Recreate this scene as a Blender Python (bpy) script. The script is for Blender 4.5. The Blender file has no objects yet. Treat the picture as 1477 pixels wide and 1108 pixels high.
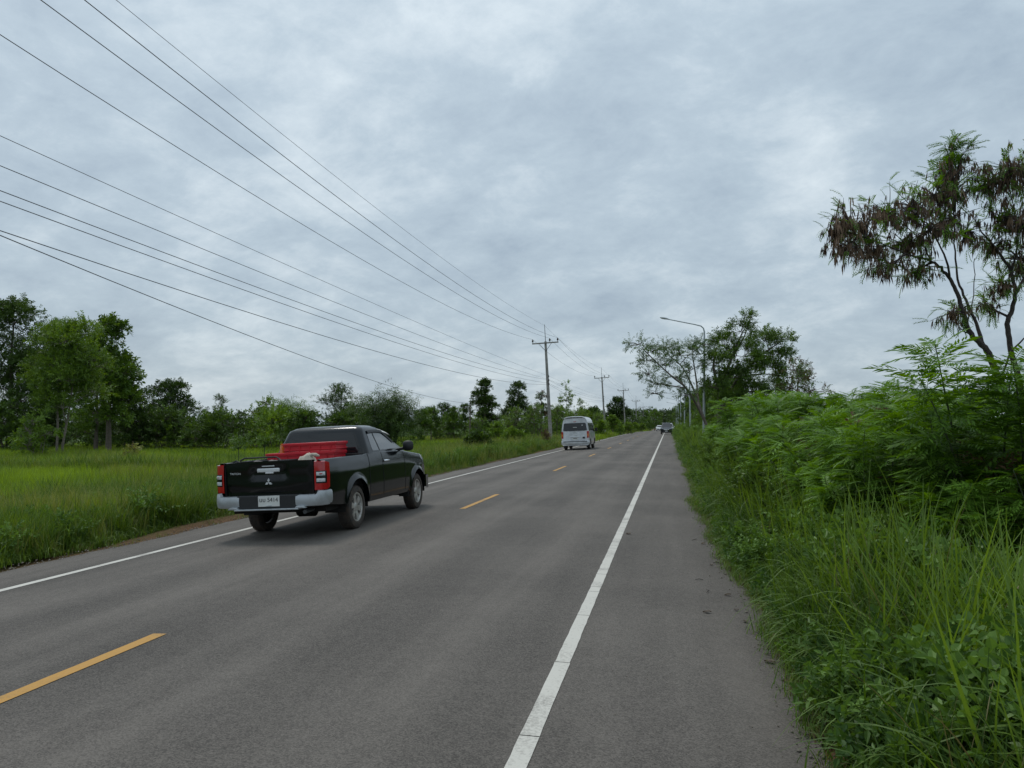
import bpy, math, random
import numpy as np
from mathutils import Vector, Matrix, noise

R = math.radians
SC = bpy.context.scene
COL = SC.collection

# ------------------------------------------------------------------ camera
CAM_H = 1.65
cam_d = bpy.data.cameras.new('camera')
cam = bpy.data.objects.new('camera', cam_d)
COL.objects.link(cam)
cam.location = (0, 0, CAM_H)
cam.rotation_euler = (R(90 + 2.94), 0, R(11.48))
cam_d.sensor_width = 36
cam_d.lens = 1110 / 1477 * 36
cam_d.clip_start = 0.05
cam_d.clip_end = 6000
SC.camera = cam

# ------------------------------------------------------------------ sky, sun, exposure
SUN_EL, SUN_AZ = R(58), R(-38)          # azimuth from +Y towards +X
W = bpy.data.worlds.new('World')
SC.world = W
W.use_nodes = True
nt = W.node_tree
nt.nodes.clear()
def N(t, tree=None, **kw):
    n = (tree or nt).nodes.new(t)
    for k, v in kw.items():
        setattr(n, k, v)
    return n
def LK(a, b, tree=None):
    (tree or nt).links.new(a, b)
out = N('ShaderNodeOutputWorld')
bg = N('ShaderNodeBackground')
bg.inputs['Strength'].default_value = 0.1
LK(bg.outputs[0], out.inputs[0])
sky = N('ShaderNodeTexSky', sky_type='NISHITA')
sky.sun_disc = False
sky.sun_elevation = SUN_EL
sky.sun_rotation = SUN_AZ
sky.dust_density = 2.0
tc = N('ShaderNodeTexCoord')
sep = N('ShaderNodeSeparateXYZ')
LK(tc.outputs['Generated'], sep.inputs[0])
def M2(op, a, b=None, c=None):
    n = N('ShaderNodeMath', operation=op)
    for i, q in enumerate((a, b, c)):
        if q is None: continue
        if isinstance(q, (int, float)): n.inputs[i].default_value = q
        else: LK(q, n.inputs[i])
    return n.outputs[0]
zc = M2('ADD', M2('MAXIMUM', sep.outputs[2], 0.0), 0.38)
cx = M2('DIVIDE', sep.outputs[0], zc)
cy = M2('DIVIDE', sep.outputs[1], zc)
comb = N('ShaderNodeCombineXYZ')
LK(cx, comb.inputs[0]); LK(cy, comb.inputs[1])
mp = N('ShaderNodeMapping')
mp.inputs['Rotation'].default_value = (0, 0, R(35))
mp.inputs['Scale'].default_value = (1.9, 2.2, 1)
mp.inputs['Location'].default_value = (7.3, 4.4, 0)
LK(comb.outputs[0], mp.inputs[0])
n1 = N('ShaderNodeTexNoise'); n1.inputs['Scale'].default_value = 0.95
n1.inputs['Detail'].default_value = 9; n1.inputs['Roughness'].default_value = 0.63; n1.inputs['Distortion'].default_value = 0.2
n2 = N('ShaderNodeTexNoise'); n2.inputs['Scale'].default_value = 3.1
n2.inputs['Detail'].default_value = 7; n2.inputs['Roughness'].default_value = 0.66; n2.inputs['Distortion'].default_value = 0.25
n3 = N('ShaderNodeTexNoise'); n3.inputs['Scale'].default_value = 0.35
n3.inputs['Detail'].default_value = 3
for n in (n1, n2, n3): LK(mp.outputs[0], n.inputs['Vector'])
mixv = M2('ADD', M2('ADD', M2('MULTIPLY', n1.outputs[0], 0.46), M2('MULTIPLY', n2.outputs[0], 0.32)), M2('MULTIPLY', n3.outputs[0], 0.22))
ramp = N('ShaderNodeValToRGB')
e = ramp.color_ramp.elements
e[0].position = 0.37; e[0].color = (0.350, 0.440, 0.530, 1)
e[1].position = 0.63; e[1].color = (0.71, 0.80, 0.855, 1)
m_ = ramp.color_ramp.elements.new(0.50); m_.color = (0.480, 0.582, 0.662, 1)
LK(mixv, ramp.inputs[0])
# overcast vault: gently brighter overhead than at the horizon
lum = M2('ADD', M2('MULTIPLY', M2('MAXIMUM', sep.outputs[2], 0.0), 0.42), 0.94)
scl = N('ShaderNodeVectorMath', operation='SCALE')
LK(ramp.outputs[0], scl.inputs[0]); LK(M2('MULTIPLY', lum, 9.8), scl.inputs['Scale'])
mx = N('ShaderNodeMix', data_type='RGBA')
mx.inputs[0].default_value = 0.90
LK(sky.outputs[0], mx.inputs[6]); LK(scl.outputs[0], mx.inputs[7])
LK(mx.outputs[2], bg.inputs[0])

sun_d = bpy.data.lights.new('sun', 'SUN')
sun = bpy.data.objects.new('sun', sun_d)
COL.objects.link(sun)
sun_d.energy = 1.3
sun_d.angle = R(14)
sun_d.color = (1.0, 0.97, 0.92)
sdir = Vector((math.sin(SUN_AZ) * math.cos(SUN_EL), math.cos(SUN_AZ) * math.cos(SUN_EL), math.sin(SUN_EL)))
sun.rotation_euler = (-sdir).to_track_quat('-Z', 'Y').to_euler()
sun.location = (0, 0, 60)

SC.render.engine = 'CYCLES'
vs = SC.view_settings
vs.view_transform = 'Standard'; vs.look = 'None'; vs.exposure = 0; vs.gamma = 1
vs.use_curve_mapping = False
SC.cycles.max_bounces = 4
SC.cycles.diffuse_bounces = 2
SC.cycles.transmission_bounces = 4
SC.cycles.transparent_max_bounces = 8

# ------------------------------------------------------------------ helpers
FPX, VPX, HZ = 1110.0, 964.0, 611.0
CY_, SY_ = math.cos(R(11.48)), math.sin(R(11.48))
def place(px, Z):
    """lateral X and distance along the road for a sight line and a depth"""
    X = (px - VPX) * CY_ * Z / FPX
    return X, (Z + X * SY_) / CY_
def depth(X, t):
    return t * CY_ - X * SY_
def zat(py, Z):
    return CAM_H + (HZ - py) * Z / FPX

def zl(t):
    t = np.asarray(t, float)
    q = np.clip(t, 130, 300) - 130
    return -0.5e-4 * q * q
_rx = [-9e3, -60, -15, -11.5, -8.3, -6.9, -3.8, -0.73, 0.9, 2.2, 6.0, 9e3]
_rz = [-0.80, -0.80, -0.75, -0.40, -0.18, -0.11, 0.03, 0.0, -0.035, -0.12, -0.28, -0.35]
def prof(X):
    return np.interp(X, _rx, _rz)
def gz(X, t):
    return float(prof(X) + zl(t))

def prop(o, label=None, cat=None, group=None, kind=None):
    if label: o['label'] = label
    if cat: o['category'] = cat
    if group: o['group'] = group
    if kind: o['kind'] = kind
    return o
def empty(name, loc=(0, 0, 0), label=None, cat=None, group=None):
    o = bpy.data.objects.new(name, None)
    COL.objects.link(o)
    o.location = loc
    o.empty_display_size = 0.2
    return prop(o, label, cat, group)
def copy_tree(o, parent=None):
    c = o.copy()
    COL.objects.link(c)
    c.parent = parent
    for ch in o.children:
        copy_tree(ch, c)
    return c

# ------------------------------------------------------------------ materials
MATS = {}
def new_mat(name):
    m = bpy.data.materials.new(name)
    m.use_nodes = True
    m.node_tree.nodes.clear()
    MATS[name] = m
    return m, m.node_tree
def S(node, **kw):
    for k, v in kw.items():
        node.inputs[k.replace('_', ' ')].default_value = v
    return node
def c4(c): return (c[0], c[1], c[2], 1)

def simple(name, col, rough=0.5, metal=0.0, coat=0.0, var=0.12, scale=6.0, bump=0.0, bscale=60, dirt=None, dirt_amt=0.35):
    m, t = new_mat(name)
    o = N('ShaderNodeOutputMaterial', t); b = N('ShaderNodeBsdfPrincipled', t)
    LK(b.outputs[0], o.inputs[0], t)
    S(b, Roughness=rough, Metallic=metal)
    b.inputs['Coat Weight'].default_value = coat
    b.inputs['Coat Roughness'].default_value = 0.06
    co = N('ShaderNodeTexCoord', t)
    nz = N('ShaderNodeTexNoise', t); S(nz, Scale=scale, Detail=6.0, Roughness=0.65)
    LK(co.outputs['Object'], nz.inputs['Vector'], t)
    r = N('ShaderNodeValToRGB', t)
    d = dirt or tuple(max(0, x * (1 - var)) for x in col)
    l = tuple(min(1, x * (1 + var)) for x in col)
    r.color_ramp.elements[0].position = dirt_amt - 0.1 if dirt else 0.3
    r.color_ramp.elements[0].color = c4(d)
    r.color_ramp.elements[1].position = dirt_amt + 0.22 if dirt else 0.7
    r.color_ramp.elements[1].color = c4(l)
    LK(nz.outputs[0], r.inputs[0], t)
    LK(r.outputs[0], b.inputs['Base Color'], t)
    if bump:
        nb = N('ShaderNodeTexNoise', t); S(nb, Scale=bscale, Detail=4.0)
        LK(co.outputs['Object'], nb.inputs['Vector'], t)
        bp = N('ShaderNodeBump', t); S(bp, Strength=bump, Distance=0.02)
        LK(nb.outputs[0], bp.inputs['Height'], t)
        LK(bp.outputs[0], b.inputs['Normal'], t)
    return m

def leaf_mat(name, dark, light, trans=0.3, rough=0.5, tcol=None, wscale=0.6, spec=0.25):
    """leaf: colour varies from leaf to leaf (stored 'rnd') and from clump to clump (noise)"""
    m, t = new_mat(name)
    o = N('ShaderNodeOutputMaterial', t); b = N('ShaderNodeBsdfPrincipled', t)
    S(b, Roughness=rough)
    b.inputs['Specular IOR Level'].default_value = spec
    at = N('ShaderNodeAttribute', t); at.attribute_name = 'rnd'
    ge = N('ShaderNodeNewGeometry', t)
    oi = N('ShaderNodeObjectInfo', t)
    nz = N('ShaderNodeTexNoise', t); S(nz, Scale=wscale, Detail=3.0)
    LK(ge.outputs['Position'], nz.inputs['Vector'], t)
    a1 = N('ShaderNodeMath', t, operation='MULTIPLY'); a1.inputs[1].default_value = 0.5
    LK(at.outputs['Fac'], a1.inputs[0], t)
    a2 = N('ShaderNodeMath', t, operation='MULTIPLY_ADD'); a2.inputs[1].default_value = 0.75
    LK(nz.outputs[0], a2.inputs[0], t); LK(a1.outputs[0], a2.inputs[2], t)
    a3 = N('ShaderNodeMath', t, operation='MULTIPLY_ADD'); a3.inputs[1].default_value = 0.22
    LK(oi.outputs['Random'], a3.inputs[0], t); LK(a2.outputs[0], a3.inputs[2], t)
    r = N('ShaderNodeValToRGB', t)
    r.color_ramp.elements[0].position = 0.38; r.color_ramp.elements[0].color = c4(dark)
    r.color_ramp.elements[1].position = 1.08 if False else 1.0; r.color_ramp.elements[1].color = c4(light)
    LK(a3.outputs[0], r.inputs[0], t)
    LK(r.outputs[0], b.inputs['Base Color'], t)
    tr = N('ShaderNodeBsdfTranslucent', t)
    hs = N('ShaderNodeHueSaturation', t); S(hs, Hue=0.485, Saturation=1.15, Value=1.25)
    LK(r.outputs[0], hs.inputs['Color'], t)
    LK(hs.outputs[0], tr.inputs[0], t)
    mxs = N('ShaderNodeMixShader', t); mxs.inputs[0].default_value = trans
    LK(b.outputs[0], mxs.inputs[1], t); LK(tr.outputs[0], mxs.inputs[2], t)
    LK(mxs.outputs[0], o.inputs[0], t)
    return m

# asphalt --------------------------------------------------------------
def asphalt():
    m, t = new_mat('asphalt')
    o = N('ShaderNodeOutputMaterial', t); b = N('ShaderNodeBsdfPrincipled', t)
    LK(b.outputs[0], o.inputs[0], t)
    ge = N('ShaderNodeNewGeometry', t)
    def noise_(scale, det=4.0, rough=0.6, vec=None):
        n = N('ShaderNodeTexNoise', t); S(n, Scale=scale, Detail=det, Roughness=rough)
        LK(vec or ge.outputs['Position'], n.inputs['Vector'], t); return n.outputs[0]
    def mth(op, a, bb, cc=None):
        n = N('ShaderNodeMath', t, operation=op)
        for i, q in enumerate((a, bb, cc)):
            if q is None: continue
            if isinstance(q, (int, float)): n.inputs[i].default_value = q
            else: LK(q, n.inputs[i], t)
        return n.outputs[0]
    vo = N('ShaderNodeTexVoronoi', t); S(vo, Scale=125.0)
    LK(ge.outputs['Position'], vo.inputs['Vector'], t)
    sepc = N('ShaderNodeSeparateColor', t); LK(vo.outputs['Color'], sepc.inputs[0], t)
    fine = noise_(260.0, 2.0)
    med = noise_(9.0, 6.0, 0.7)
    stretch = N('ShaderNodeMapping', t); stretch.inputs['Scale'].default_value = (1.0, 0.06, 1)
    LK(ge.outputs['Position'], stretch.inputs[0], t)
    streak = noise_(2.2, 5.0, 0.6, stretch.outputs[0])
    big = noise_(0.28, 4.0)
    v = mth('MULTIPLY_ADD', sepc.outputs[0], 0.24, 0.40)
    v = mth('MULTIPLY_ADD', fine, 0.30, v)
    v = mth('MULTIPLY_ADD', med, 0.16, v)
    v = mth('MULTIPLY_ADD', streak, 0.26, v)
    v = mth('MULTIPLY_ADD', big, 0.36, mth('ADD', v, 0.03))
    r = N('ShaderNodeValToRGB', t)
    r.color_ramp.elements[0].position = 0.72; r.color_ramp.elements[0].color = (0.044, 0.0385, 0.0335, 1)
    r.color_ramp.elements[1].position = 1.0; r.color_ramp.elements[1].color = (0.160, 0.141, 0.122, 1)
    # polished wheel tracks in both lanes, broken up by noise
    sxx = N('ShaderNodeSeparateXYZ', t); LK(ge.outputs['Position'], sxx.inputs[0], t)
    trk = mth('COSINE', mth('MULTIPLY', mth('ADD', sxx.outputs[0], 1.55), 4.13), 0.0)
    lane = N('ShaderNodeMapRange', t); lane.inputs[1].default_value = -0.8; lane.inputs[2].default_value = -1.0; LK(sxx.outputs[0], lane.inputs[0], t)
    v = mth('MULTIPLY_ADD', mth('MULTIPLY', mth('MULTIPLY', trk, lane.outputs[0]), mth('MULTIPLY', streak, 0.09)), 1.0, v)
    v2 = mth('MULTIPLY', v, 0.80)
    LK(v2, r.inputs[0], t)
    # shoulder: older, paler patches with brown dust towards the verge
    sx = N('ShaderNodeSeparateXYZ', t); LK(ge.outputs['Position'], sx.inputs[0], t)
    xr = N('ShaderNodeMapRange', t); S(xr, From_Min=0.15, From_Max=0.95) if False else None
    xr.inputs[1].default_value = 0.1; xr.inputs[2].default_value = 1.0
    LK(mth('MULTIPLY_ADD', noise_(2.2, 5.0, 0.7), 0.9, mth('ADD', sx.outputs[0], -0.45)), xr.inputs[0], t)
    mxr = N('ShaderNodeMix', t, data_type='RGBA')
    LK(mth('MULTIPLY', xr.outputs[0], 0.38), mxr.inputs[0], t)
    LK(r.outputs[0], mxr.inputs[6], t); mxr.inputs[7].default_value = (0.080, 0.067, 0.052, 1)
    LK(mxr.outputs[2], b.inputs['Base Color'], t)
    S(b, Roughness=0.82); b.inputs['Specular IOR Level'].default_value = 0.28
    bp = N('ShaderNodeBump', t); S(bp, Strength=0.30, Distance=0.005)
    LK(mth('ADD', vo.outputs['Distance'], mth('MULTIPLY', fine, 0.5)), bp.inputs['Height'], t)
    LK(bp.outputs[0], b.inputs['Normal'], t)
    return m
asphalt()

def paint(name, col, wear_col, wear=0.42):
    m, t = new_mat(name)
    o = N('ShaderNodeOutputMaterial', t); b = N('ShaderNodeBsdfPrincipled', t)
    LK(b.outputs[0], o.inputs[0], t)
    ge = N('ShaderNodeNewGeometry', t)
    n1_ = N('ShaderNodeTexNoise', t); S(n1_, Scale=40.0, Detail=6.0, Roughness=0.75)
    n2_ = N('ShaderNodeTexNoise', t); S(n2_, Scale=1.6, Detail=5.0)
    for n in (n1_, n2_): LK(ge.outputs['Position'], n.inputs['Vector'], t)
    a = N('ShaderNodeMath', t, operation='ADD'); LK(n1_.outputs[0], a.inputs[0], t); LK(n2_.outputs[0], a.inputs[1], t)
    a2 = N('ShaderNodeMath', t, operation='MULTIPLY'); LK(a.outputs[0], a2.inputs[0], t); a2.inputs[1].default_value = 0.5
    r = N('ShaderNodeValToRGB', t)
    r.color_ramp.elements[0].position = wear - 0.08; r.color_ramp.elements[0].color = c4(wear_col)
    r.color_ramp.elements[1].position = wear + 0.06; r.color_ramp.elements[1].color = c4(col)
    LK(a2.outputs[0], r.inputs[0], t); LK(r.outputs[0], b.inputs['Base Color'], t)
    S(b, Roughness=0.7)
    bp = N('ShaderNodeBump', t); S(bp, Strength=0.3, Distance=0.004)
    LK(n1_.outputs[0], bp.inputs['Height'], t); LK(bp.outputs[0], b.inputs['Normal'], t)
paint('white_paint', (0.56, 0.535, 0.475), (0.27, 0.25, 0.22), 0.44)
paint('yellow_paint', (0.46, 0.235, 0.035), (0.22, 0.14, 0.06), 0.45)

def soil():
    m, t = new_mat('soil')
    o = N('ShaderNodeOutputMaterial', t); b = N('ShaderNodeBsdfPrincipled', t)
    LK(b.outputs[0], o.inputs[0], t)
    ge = N('ShaderNodeNewGeometry', t)
    na = N('ShaderNodeTexNoise', t); S(na, Scale=0.9, Detail=8.0, Roughness=0.7)
    nb = N('ShaderNodeTexNoise', t); S(nb, Scale=22.0, Detail=5.0, Roughness=0.7)
    for n in (na, nb): LK(ge.outputs['Position'], n.inputs['Vector'], t)
    rg = N('ShaderNodeValToRGB', t)
    rg.color_ramp.elements[0].position = 0.3; rg.color_ramp.elements[0].color = (0.030, 0.055, 0.012, 1)
    rg.color_ramp.elements[1].position = 0.75; rg.color_ramp.elements[1].color = (0.075, 0.125, 0.026, 1)
    LK(na.outputs[0], rg.inputs[0], t)
    rb = N('ShaderNodeValToRGB', t)
    rb.color_ramp.elements[0].position = 0.3; rb.color_ramp.elements[0].color = (0.070, 0.040, 0.022, 1)
    rb.color_ramp.elements[1].position = 0.75; rb.color_ramp.elements[1].color = (0.215, 0.125, 0.070, 1)
    LK(nb.outputs[0], rb.inputs[0], t)
    # bare brown earth beside the asphalt, green further out
    sx = N('ShaderNodeSeparateXYZ', t); LK(ge.outputs['Position'], sx.inputs[0], t)
    ad = N('ShaderNodeMath', t, operation='ADD'); LK(sx.outputs[0], ad.inputs[0], t); ad.inputs[1].default_value = 3.5
    ab = N('ShaderNodeMath', t, operation='ABSOLUTE'); LK(ad.outputs[0], ab.inputs[0], t)
    am = N('ShaderNodeMath', t, operation='MULTIPLY_ADD'); LK(na.outputs[0], am.inputs[0], t); am.inputs[1].default_value = 2.4; LK(ab.outputs[0], am.inputs[2], t)
    mr = N('ShaderNodeMapRange', t); mr.inputs[1].default_value = 5.6; mr.inputs[2].default_value = 8.2
    LK(am.outputs[0], mr.inputs[0], t)
    mxx = N('ShaderNodeMix', t, data_type='RGBA'); LK(mr.outputs[0], mxx.inputs[0], t)
    LK(rb.outputs[0], mxx.inputs[6], t); LK(rg.outputs[0], mxx.inputs[7], t)
    LK(mxx.outputs[2], b.inputs['Base Color'], t)
    S(b, Roughness=0.95); b.inputs['Specular IOR Level'].default_value = 0.1
    bp = N('ShaderNodeBump', t); S(bp, Strength=0.8, Distance=0.05)
    LK(nb.outputs[0], bp.inputs['Height'], t); LK(bp.outputs[0], b.inputs['Normal'], t)
soil()

simple('bark', (0.13, 0.105, 0.085), 0.9, var=0.45, scale=14, bump=0.6, bscale=40)
simple('bark_pale', (0.20, 0.17, 0.14), 0.85, var=0.35, scale=10, bump=0.4, bscale=30)
simple('bark_dark', (0.050, 0.038, 0.034), 0.9, var=0.4, scale=16, bump=0.6, bscale=45)
simple('stem_green', (0.055, 0.075, 0.03), 0.8, var=0.4, scale=8)
leaf_mat('leaf_dark', (0.020, 0.042, 0.010), (0.088, 0.150, 0.030), 0.22)
leaf_mat('leaf_mid', (0.036, 0.076, 0.013), (0.135, 0.228, 0.036), 0.28)
leaf_mat('leaf_light', (0.068, 0.130, 0.020), (0.215, 0.330, 0.052), 0.32)
leaf_mat('leaf_grey', (0.046, 0.084, 0.038), (0.138, 0.203, 0.087), 0.28)
leaf_mat('leaf_brown', (0.060, 0.041, 0.022), (0.180, 0.120, 0.060), 0.2)
leaf_mat('leaf_feather', (0.040, 0.098, 0.013), (0.172, 0.325, 0.040), 0.34, wscale=0.9)
leaf_mat('pod', (0.040, 0.023, 0.017), (0.270, 0.175, 0.115), 0.08, rough=0.6)
leaf_mat('grass_green', (0.036, 0.082, 0.012), (0.178, 0.278, 0.046), 0.36, wscale=0.8)
leaf_mat('grass_bright', (0.100, 0.172, 0.016), (0.310, 0.445, 0.042), 0.36, wscale=0.25)
leaf_mat('grass_yellow', (0.128, 0.165, 0.030), (0.300, 0.315, 0.083), 0.32, wscale=0.3)
leaf_mat('grass_dry', (0.100, 0.085, 0.032), (0.230, 0.200, 0.085), 0.2, wscale=0.8)
leaf_mat('weed', (0.040, 0.092, 0.018), (0.150, 0.260, 0.048), 0.3, wscale=1.2)
simple('concrete', (0.30, 0.285, 0.265), 0.9, var=0.2, scale=3, bump=0.25, bscale=40, dirt=(0.19, 0.175, 0.155), dirt_amt=0.42)
simple('galvanised', (0.42, 0.45, 0.46), 0.55, metal=0.35, var=0.12, scale=4)
simple('steel_dark', (0.10, 0.105, 0.11), 0.55, metal=0.4, var=0.15)
simple('porcelain', (0.06, 0.045, 0.04), 0.25, var=0.1)
simple('wire', (0.045, 0.05, 0.055), 0.6, var=0.1)
simple('white_stone', (0.70, 0.69, 0.65), 0.8, var=0.1, scale=5, dirt=(0.42, 0.39, 0.34), dirt_amt=0.38)
simple('black_mark', (0.02, 0.02, 0.02), 0.7)
simple('truck_paint', (0.0026, 0.0042, 0.0054), 0.14, coat=0.0, var=0.15, scale=2)
simple('car_paint_dark', (0.006, 0.008, 0.012), 0.2, coat=0.0, var=0.15, scale=2)
simple('car_paint_white', (0.62, 0.63, 0.63), 0.3, coat=0.6, var=0.05, scale=2)
simple('van_paint', (0.56, 0.57, 0.58), 0.32, metal=0.25, coat=0.6, var=0.06, scale=2, dirt=(0.35, 0.355, 0.36), dirt_amt=0.36)
simple('black_plastic', (0.016, 0.017, 0.018), 0.55, var=0.2, scale=8)
simple('bed_liner', (0.012, 0.012, 0.013), 0.8, var=0.3, scale=12, bump=0.2)
simple('silver_plastic', (0.40, 0.425, 0.44), 0.38, metal=0.35, var=0.08, scale=3, dirt=(0.27, 0.28, 0.28), dirt_amt=0.34)
simple('emblem_silver', (0.66, 0.67, 0.68), 0.35, metal=0.25, var=0.05)
simple('chrome', (0.72, 0.74, 0.76), 0.16, metal=1.0, var=0.05)
simple('alloy', (0.60, 0.585, 0.565), 0.38, metal=0.7, var=0.1, dirt=(0.26, 0.22, 0.18), dirt_amt=0.36)
simple('tyre', (0.034, 0.030, 0.027), 0.9, var=0.25, scale=9, dirt=(0.085, 0.062, 0.045), dirt_amt=0.40)
simple('glass_dark', (0.010, 0.012, 0.014), 0.06, var=0.1, scale=1)
simple('glass_tint', (0.030, 0.040, 0.050), 0.05, coat=0.3, var=0.2, scale=1)
simple('lens_red', (0.42, 0.010, 0.014), 0.14, coat=0.8, var=0.15, scale=10)
simple('lens_clear', (0.55, 0.57, 0.58), 0.12, coat=0.8, var=0.3, scale=40)
simple('lens_orange', (0.62, 0.17, 0.02), 0.2, coat=0.6, var=0.1)
simple('plate_white', (0.66, 0.66, 0.63), 0.45, var=0.06)
simple('red_plastic', (0.56, 0.010, 0.024), 0.38, var=0.14, scale=5)
simple('visor_white', (0.52, 0.51, 0.48), 0.4, var=0.1, dirt=(0.20, 0.16, 0.12), dirt_amt=0.36)
simple('sack', (0.50, 0.44, 0.36), 0.85, var=0.22, scale=7, bump=0.4, bscale=20)
simple('tarp_grey', (0.115, 0.105, 0.10), 0.75, var=0.3, scale=5, bump=0.4, bscale=18)
simple('can_metal', (0.72, 0.73, 0.74), 0.3, metal=0.6, var=0.2, scale=30)
simple('seam', (0.002, 0.002, 0.002), 0.9)
simple('under', (0.012, 0.011, 0.010), 0.9, var=0.3)
simple('lamp_glass', (0.55, 0.56, 0.54), 0.3, var=0.1)

# ------------------------------------------------------------------ mesh builder
class MB:
    def __init__(self):
        self.v = []; self.f = []
    def add(self, vs, fs):
        o = len(self.v)
        self.v.extend([tuple(map(float, p)) for p in vs])
        self.f.extend([tuple(i + o for i in q) for q in fs])
        return self
    def box(self, c, s, rot=None):
        hx, hy, hz = s[0] / 2, s[1] / 2, s[2] / 2
        vs = [Vector((x, y, z)) for x in (-hx, hx) for y in (-hy, hy) for z in (-hz, hz)]
        if rot is not None:
            vs = [rot @ v for v in vs]
        vs = [(v.x + c[0], v.y + c[1], v.z + c[2]) for v in vs]
        return self.add(vs, [(0, 1, 3, 2), (4, 6, 7, 5), (0, 4, 5, 1), (2, 3, 7, 6), (0, 2, 6, 4), (1, 5, 7, 3)])
    def grid(self, P, close_u=False):
        """P[i][j] points; quads between"""
        nu, nv = len(P), len(P[0])
        vs = [p for row in P for p in row]
        fs = []
        for i in range(nu if close_u else nu - 1):
            for j in range(nv - 1):
                a = i * nv + j; b = ((i + 1) % nu) * nv + j
                fs.append((a, b, b + 1, a + 1))
        return self.add(vs, fs)
    def tube(self, pts, rad, n=8, cap=True):
        pts = [Vector(p) for p in pts]
        if not hasattr(rad, '__len__'): rad = [rad] * len(pts)
        rows = []
        prev = None
        for i, p in enumerate(pts):
            d = (pts[min(i + 1, len(pts) - 1)] - pts[max(i - 1, 0)])
            if d.length < 1e-9: d = Vector((0, 0, 1))
            d.normalize()
            if prev is None:
                a = Vector((1, 0, 0)) if abs(d.x) < 0.8 else Vector((0, 1, 0))
                u = (a - d * a.dot(d)).normalized()
            else:
                u = (prev - d * prev.dot(d))
                u = u.normalized() if u.length > 1e-6 else d.orthogonal().normalized()
            prev = u
            w = d.cross(u)
            rows.append([p + (u * math.cos(2 * math.pi * k / n) + w * math.sin(2 * math.pi * k / n)) * rad[i] for k in range(n)])
        o = len(self.v)
        for r_ in rows: self.v.extend([tuple(q) for q in r_])
        for i in range(len(rows) - 1):
            for k in range(n):
                k2 = (k + 1) % n
                self.f.append((o + i * n + k, o + i * n + k2, o + (i + 1) * n + k2, o + (i + 1) * n + k))
        if cap:
            self.f.append(tuple(o + k for k in reversed(range(n))))
            self.f.append(tuple(o + (len(rows) - 1) * n + k for k in range(n)))
        return self
    def lathe_x(self, prof_, c=(0, 0, 0), n=28):
        """profile of (x, r) turned about the x axis"""
        rows = [[(c[0] + x, c[1] + r * math.cos(2 * math.pi * k / n), c[2] + r * math.sin(2 * math.pi * k / n)) for x, r in prof_] for k in range(n)]
        return self.grid(rows, close_u=True)
    def prism(self, outline, axis, a, b):
        """outline of 2-D points extruded along an axis from a to b"""
        def P(q, w):
            return {'x': (w, q[0], q[1]), 'y': (q[0], w, q[1]), 'z': (q[0], q[1], w)}[axis]
        n = len(outline)
        vs = [P(q, a) for q in outline] + [P(q, b) for q in outline]
        fs = [tuple(range(n)), tuple(reversed(range(n, 2 * n)))]
        for i in range(n):
            j = (i + 1) % n
            fs.append((i, j, n + j, n + i))
        return self.add(vs, fs)
    def build(self, name, mat, parent=None, smooth=40, bevel=0.0, mirror=False, loc=None):
        me = bpy.data.meshes.new(name)
        me.from_pydata(self.v, [], self.f)
        me.validate()
        me.update()
        import bmesh
        bm = bmesh.new(); bm.from_mesh(me)
        bmesh.ops.recalc_face_normals(bm, faces=bm.faces)
        bm.to_mesh(me); bm.free()
        if smooth:
            me.shade_smooth()
            me.set_sharp_from_angle(angle=R(smooth))
        me.materials.append(MATS[mat])
        o = bpy.data.objects.new(name, me)
        COL.objects.link(o)
        if parent is not None: o.parent = parent
        if loc is not None: o.location = loc
        if bevel:
            b = o.modifiers.new('bevel', 'BEVEL'); b.width = bevel; b.segments = 2; b.limit_method = 'ANGLE'; b.angle_limit = R(40)
        return o

def raw_mesh(name, V, F, rnd, mats, parent=None, smooth=False, midx=None):
    """V (n,3), F (m,k) all faces with k corners"""
    me = bpy.data.meshes.new(name)
    V = np.ascontiguousarray(V, np.float32); F = np.ascontiguousarray(F, np.int32)
    me.vertices.add(len(V)); me.vertices.foreach_set('co', V.ravel())
    me.loops.add(F.size); me.loops.foreach_set('vertex_index', F.ravel())
    me.polygons.add(len(F))
    me.polygons.foreach_set('loop_start', np.arange(0, F.size, F.shape[1], dtype=np.int32))
    if rnd is not None:
        a = me.attributes.new('rnd', 'FLOAT', 'POINT'); a.data.foreach_set('value', np.ascontiguousarray(rnd, np.float32))
    me.update(calc_edges=True)
    for m in mats: me.materials.append(MATS[m])
    if midx is not None: me.polygons.foreach_set('material_index', np.ascontiguousarray(midx, np.int32))
    if smooth: me.shade_smooth()
    o = bpy.data.objects.new(name, me)
    COL.objects.link(o)
    if parent is not None: o.parent = parent
    return o

# templates: forward = +Y, up = +Z, quads only ----------------------------------
def leaf_quad(L, Wd, base, d, up, fold=0.15):
    """one leaf as a folded diamond"""
    d = np.array(d, float); d /= np.linalg.norm(d)
    up = np.array(up, float); s = np.cross(d, up); s /= (np.linalg.norm(s) + 1e-9)
    u = np.cross(s, d)
    b = np.array(base, float)
    return [b, b + d * L * 0.45 + s * Wd / 2 + u * Wd * fold, b + d * L, b + d * L * 0.45 - s * Wd / 2 + u * Wd * fold]
def leaf_oval(L, Wd, base, d, up, fold=0.12, bend=0.15):
    """one ovate leaf: two halves folded along the midrib, tip bent down"""
    d = np.array(d, float); d /= np.linalg.norm(d)
    up = np.array(up, float); s = np.cross(d, up); s /= (np.linalg.norm(s) + 1e-9); u = np.cross(s, d)
    b = np.array(base, float); tip = b + d * L - u * L * bend; V = []
    for q in (1, -1):
        V += [b, b + d * L * .28 + q * s * Wd * .46 + u * Wd * fold, b + d * L * .66 + q * s * Wd * .36 + u * (Wd * fold - L * bend * .3), tip][::q]
    return V
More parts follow.
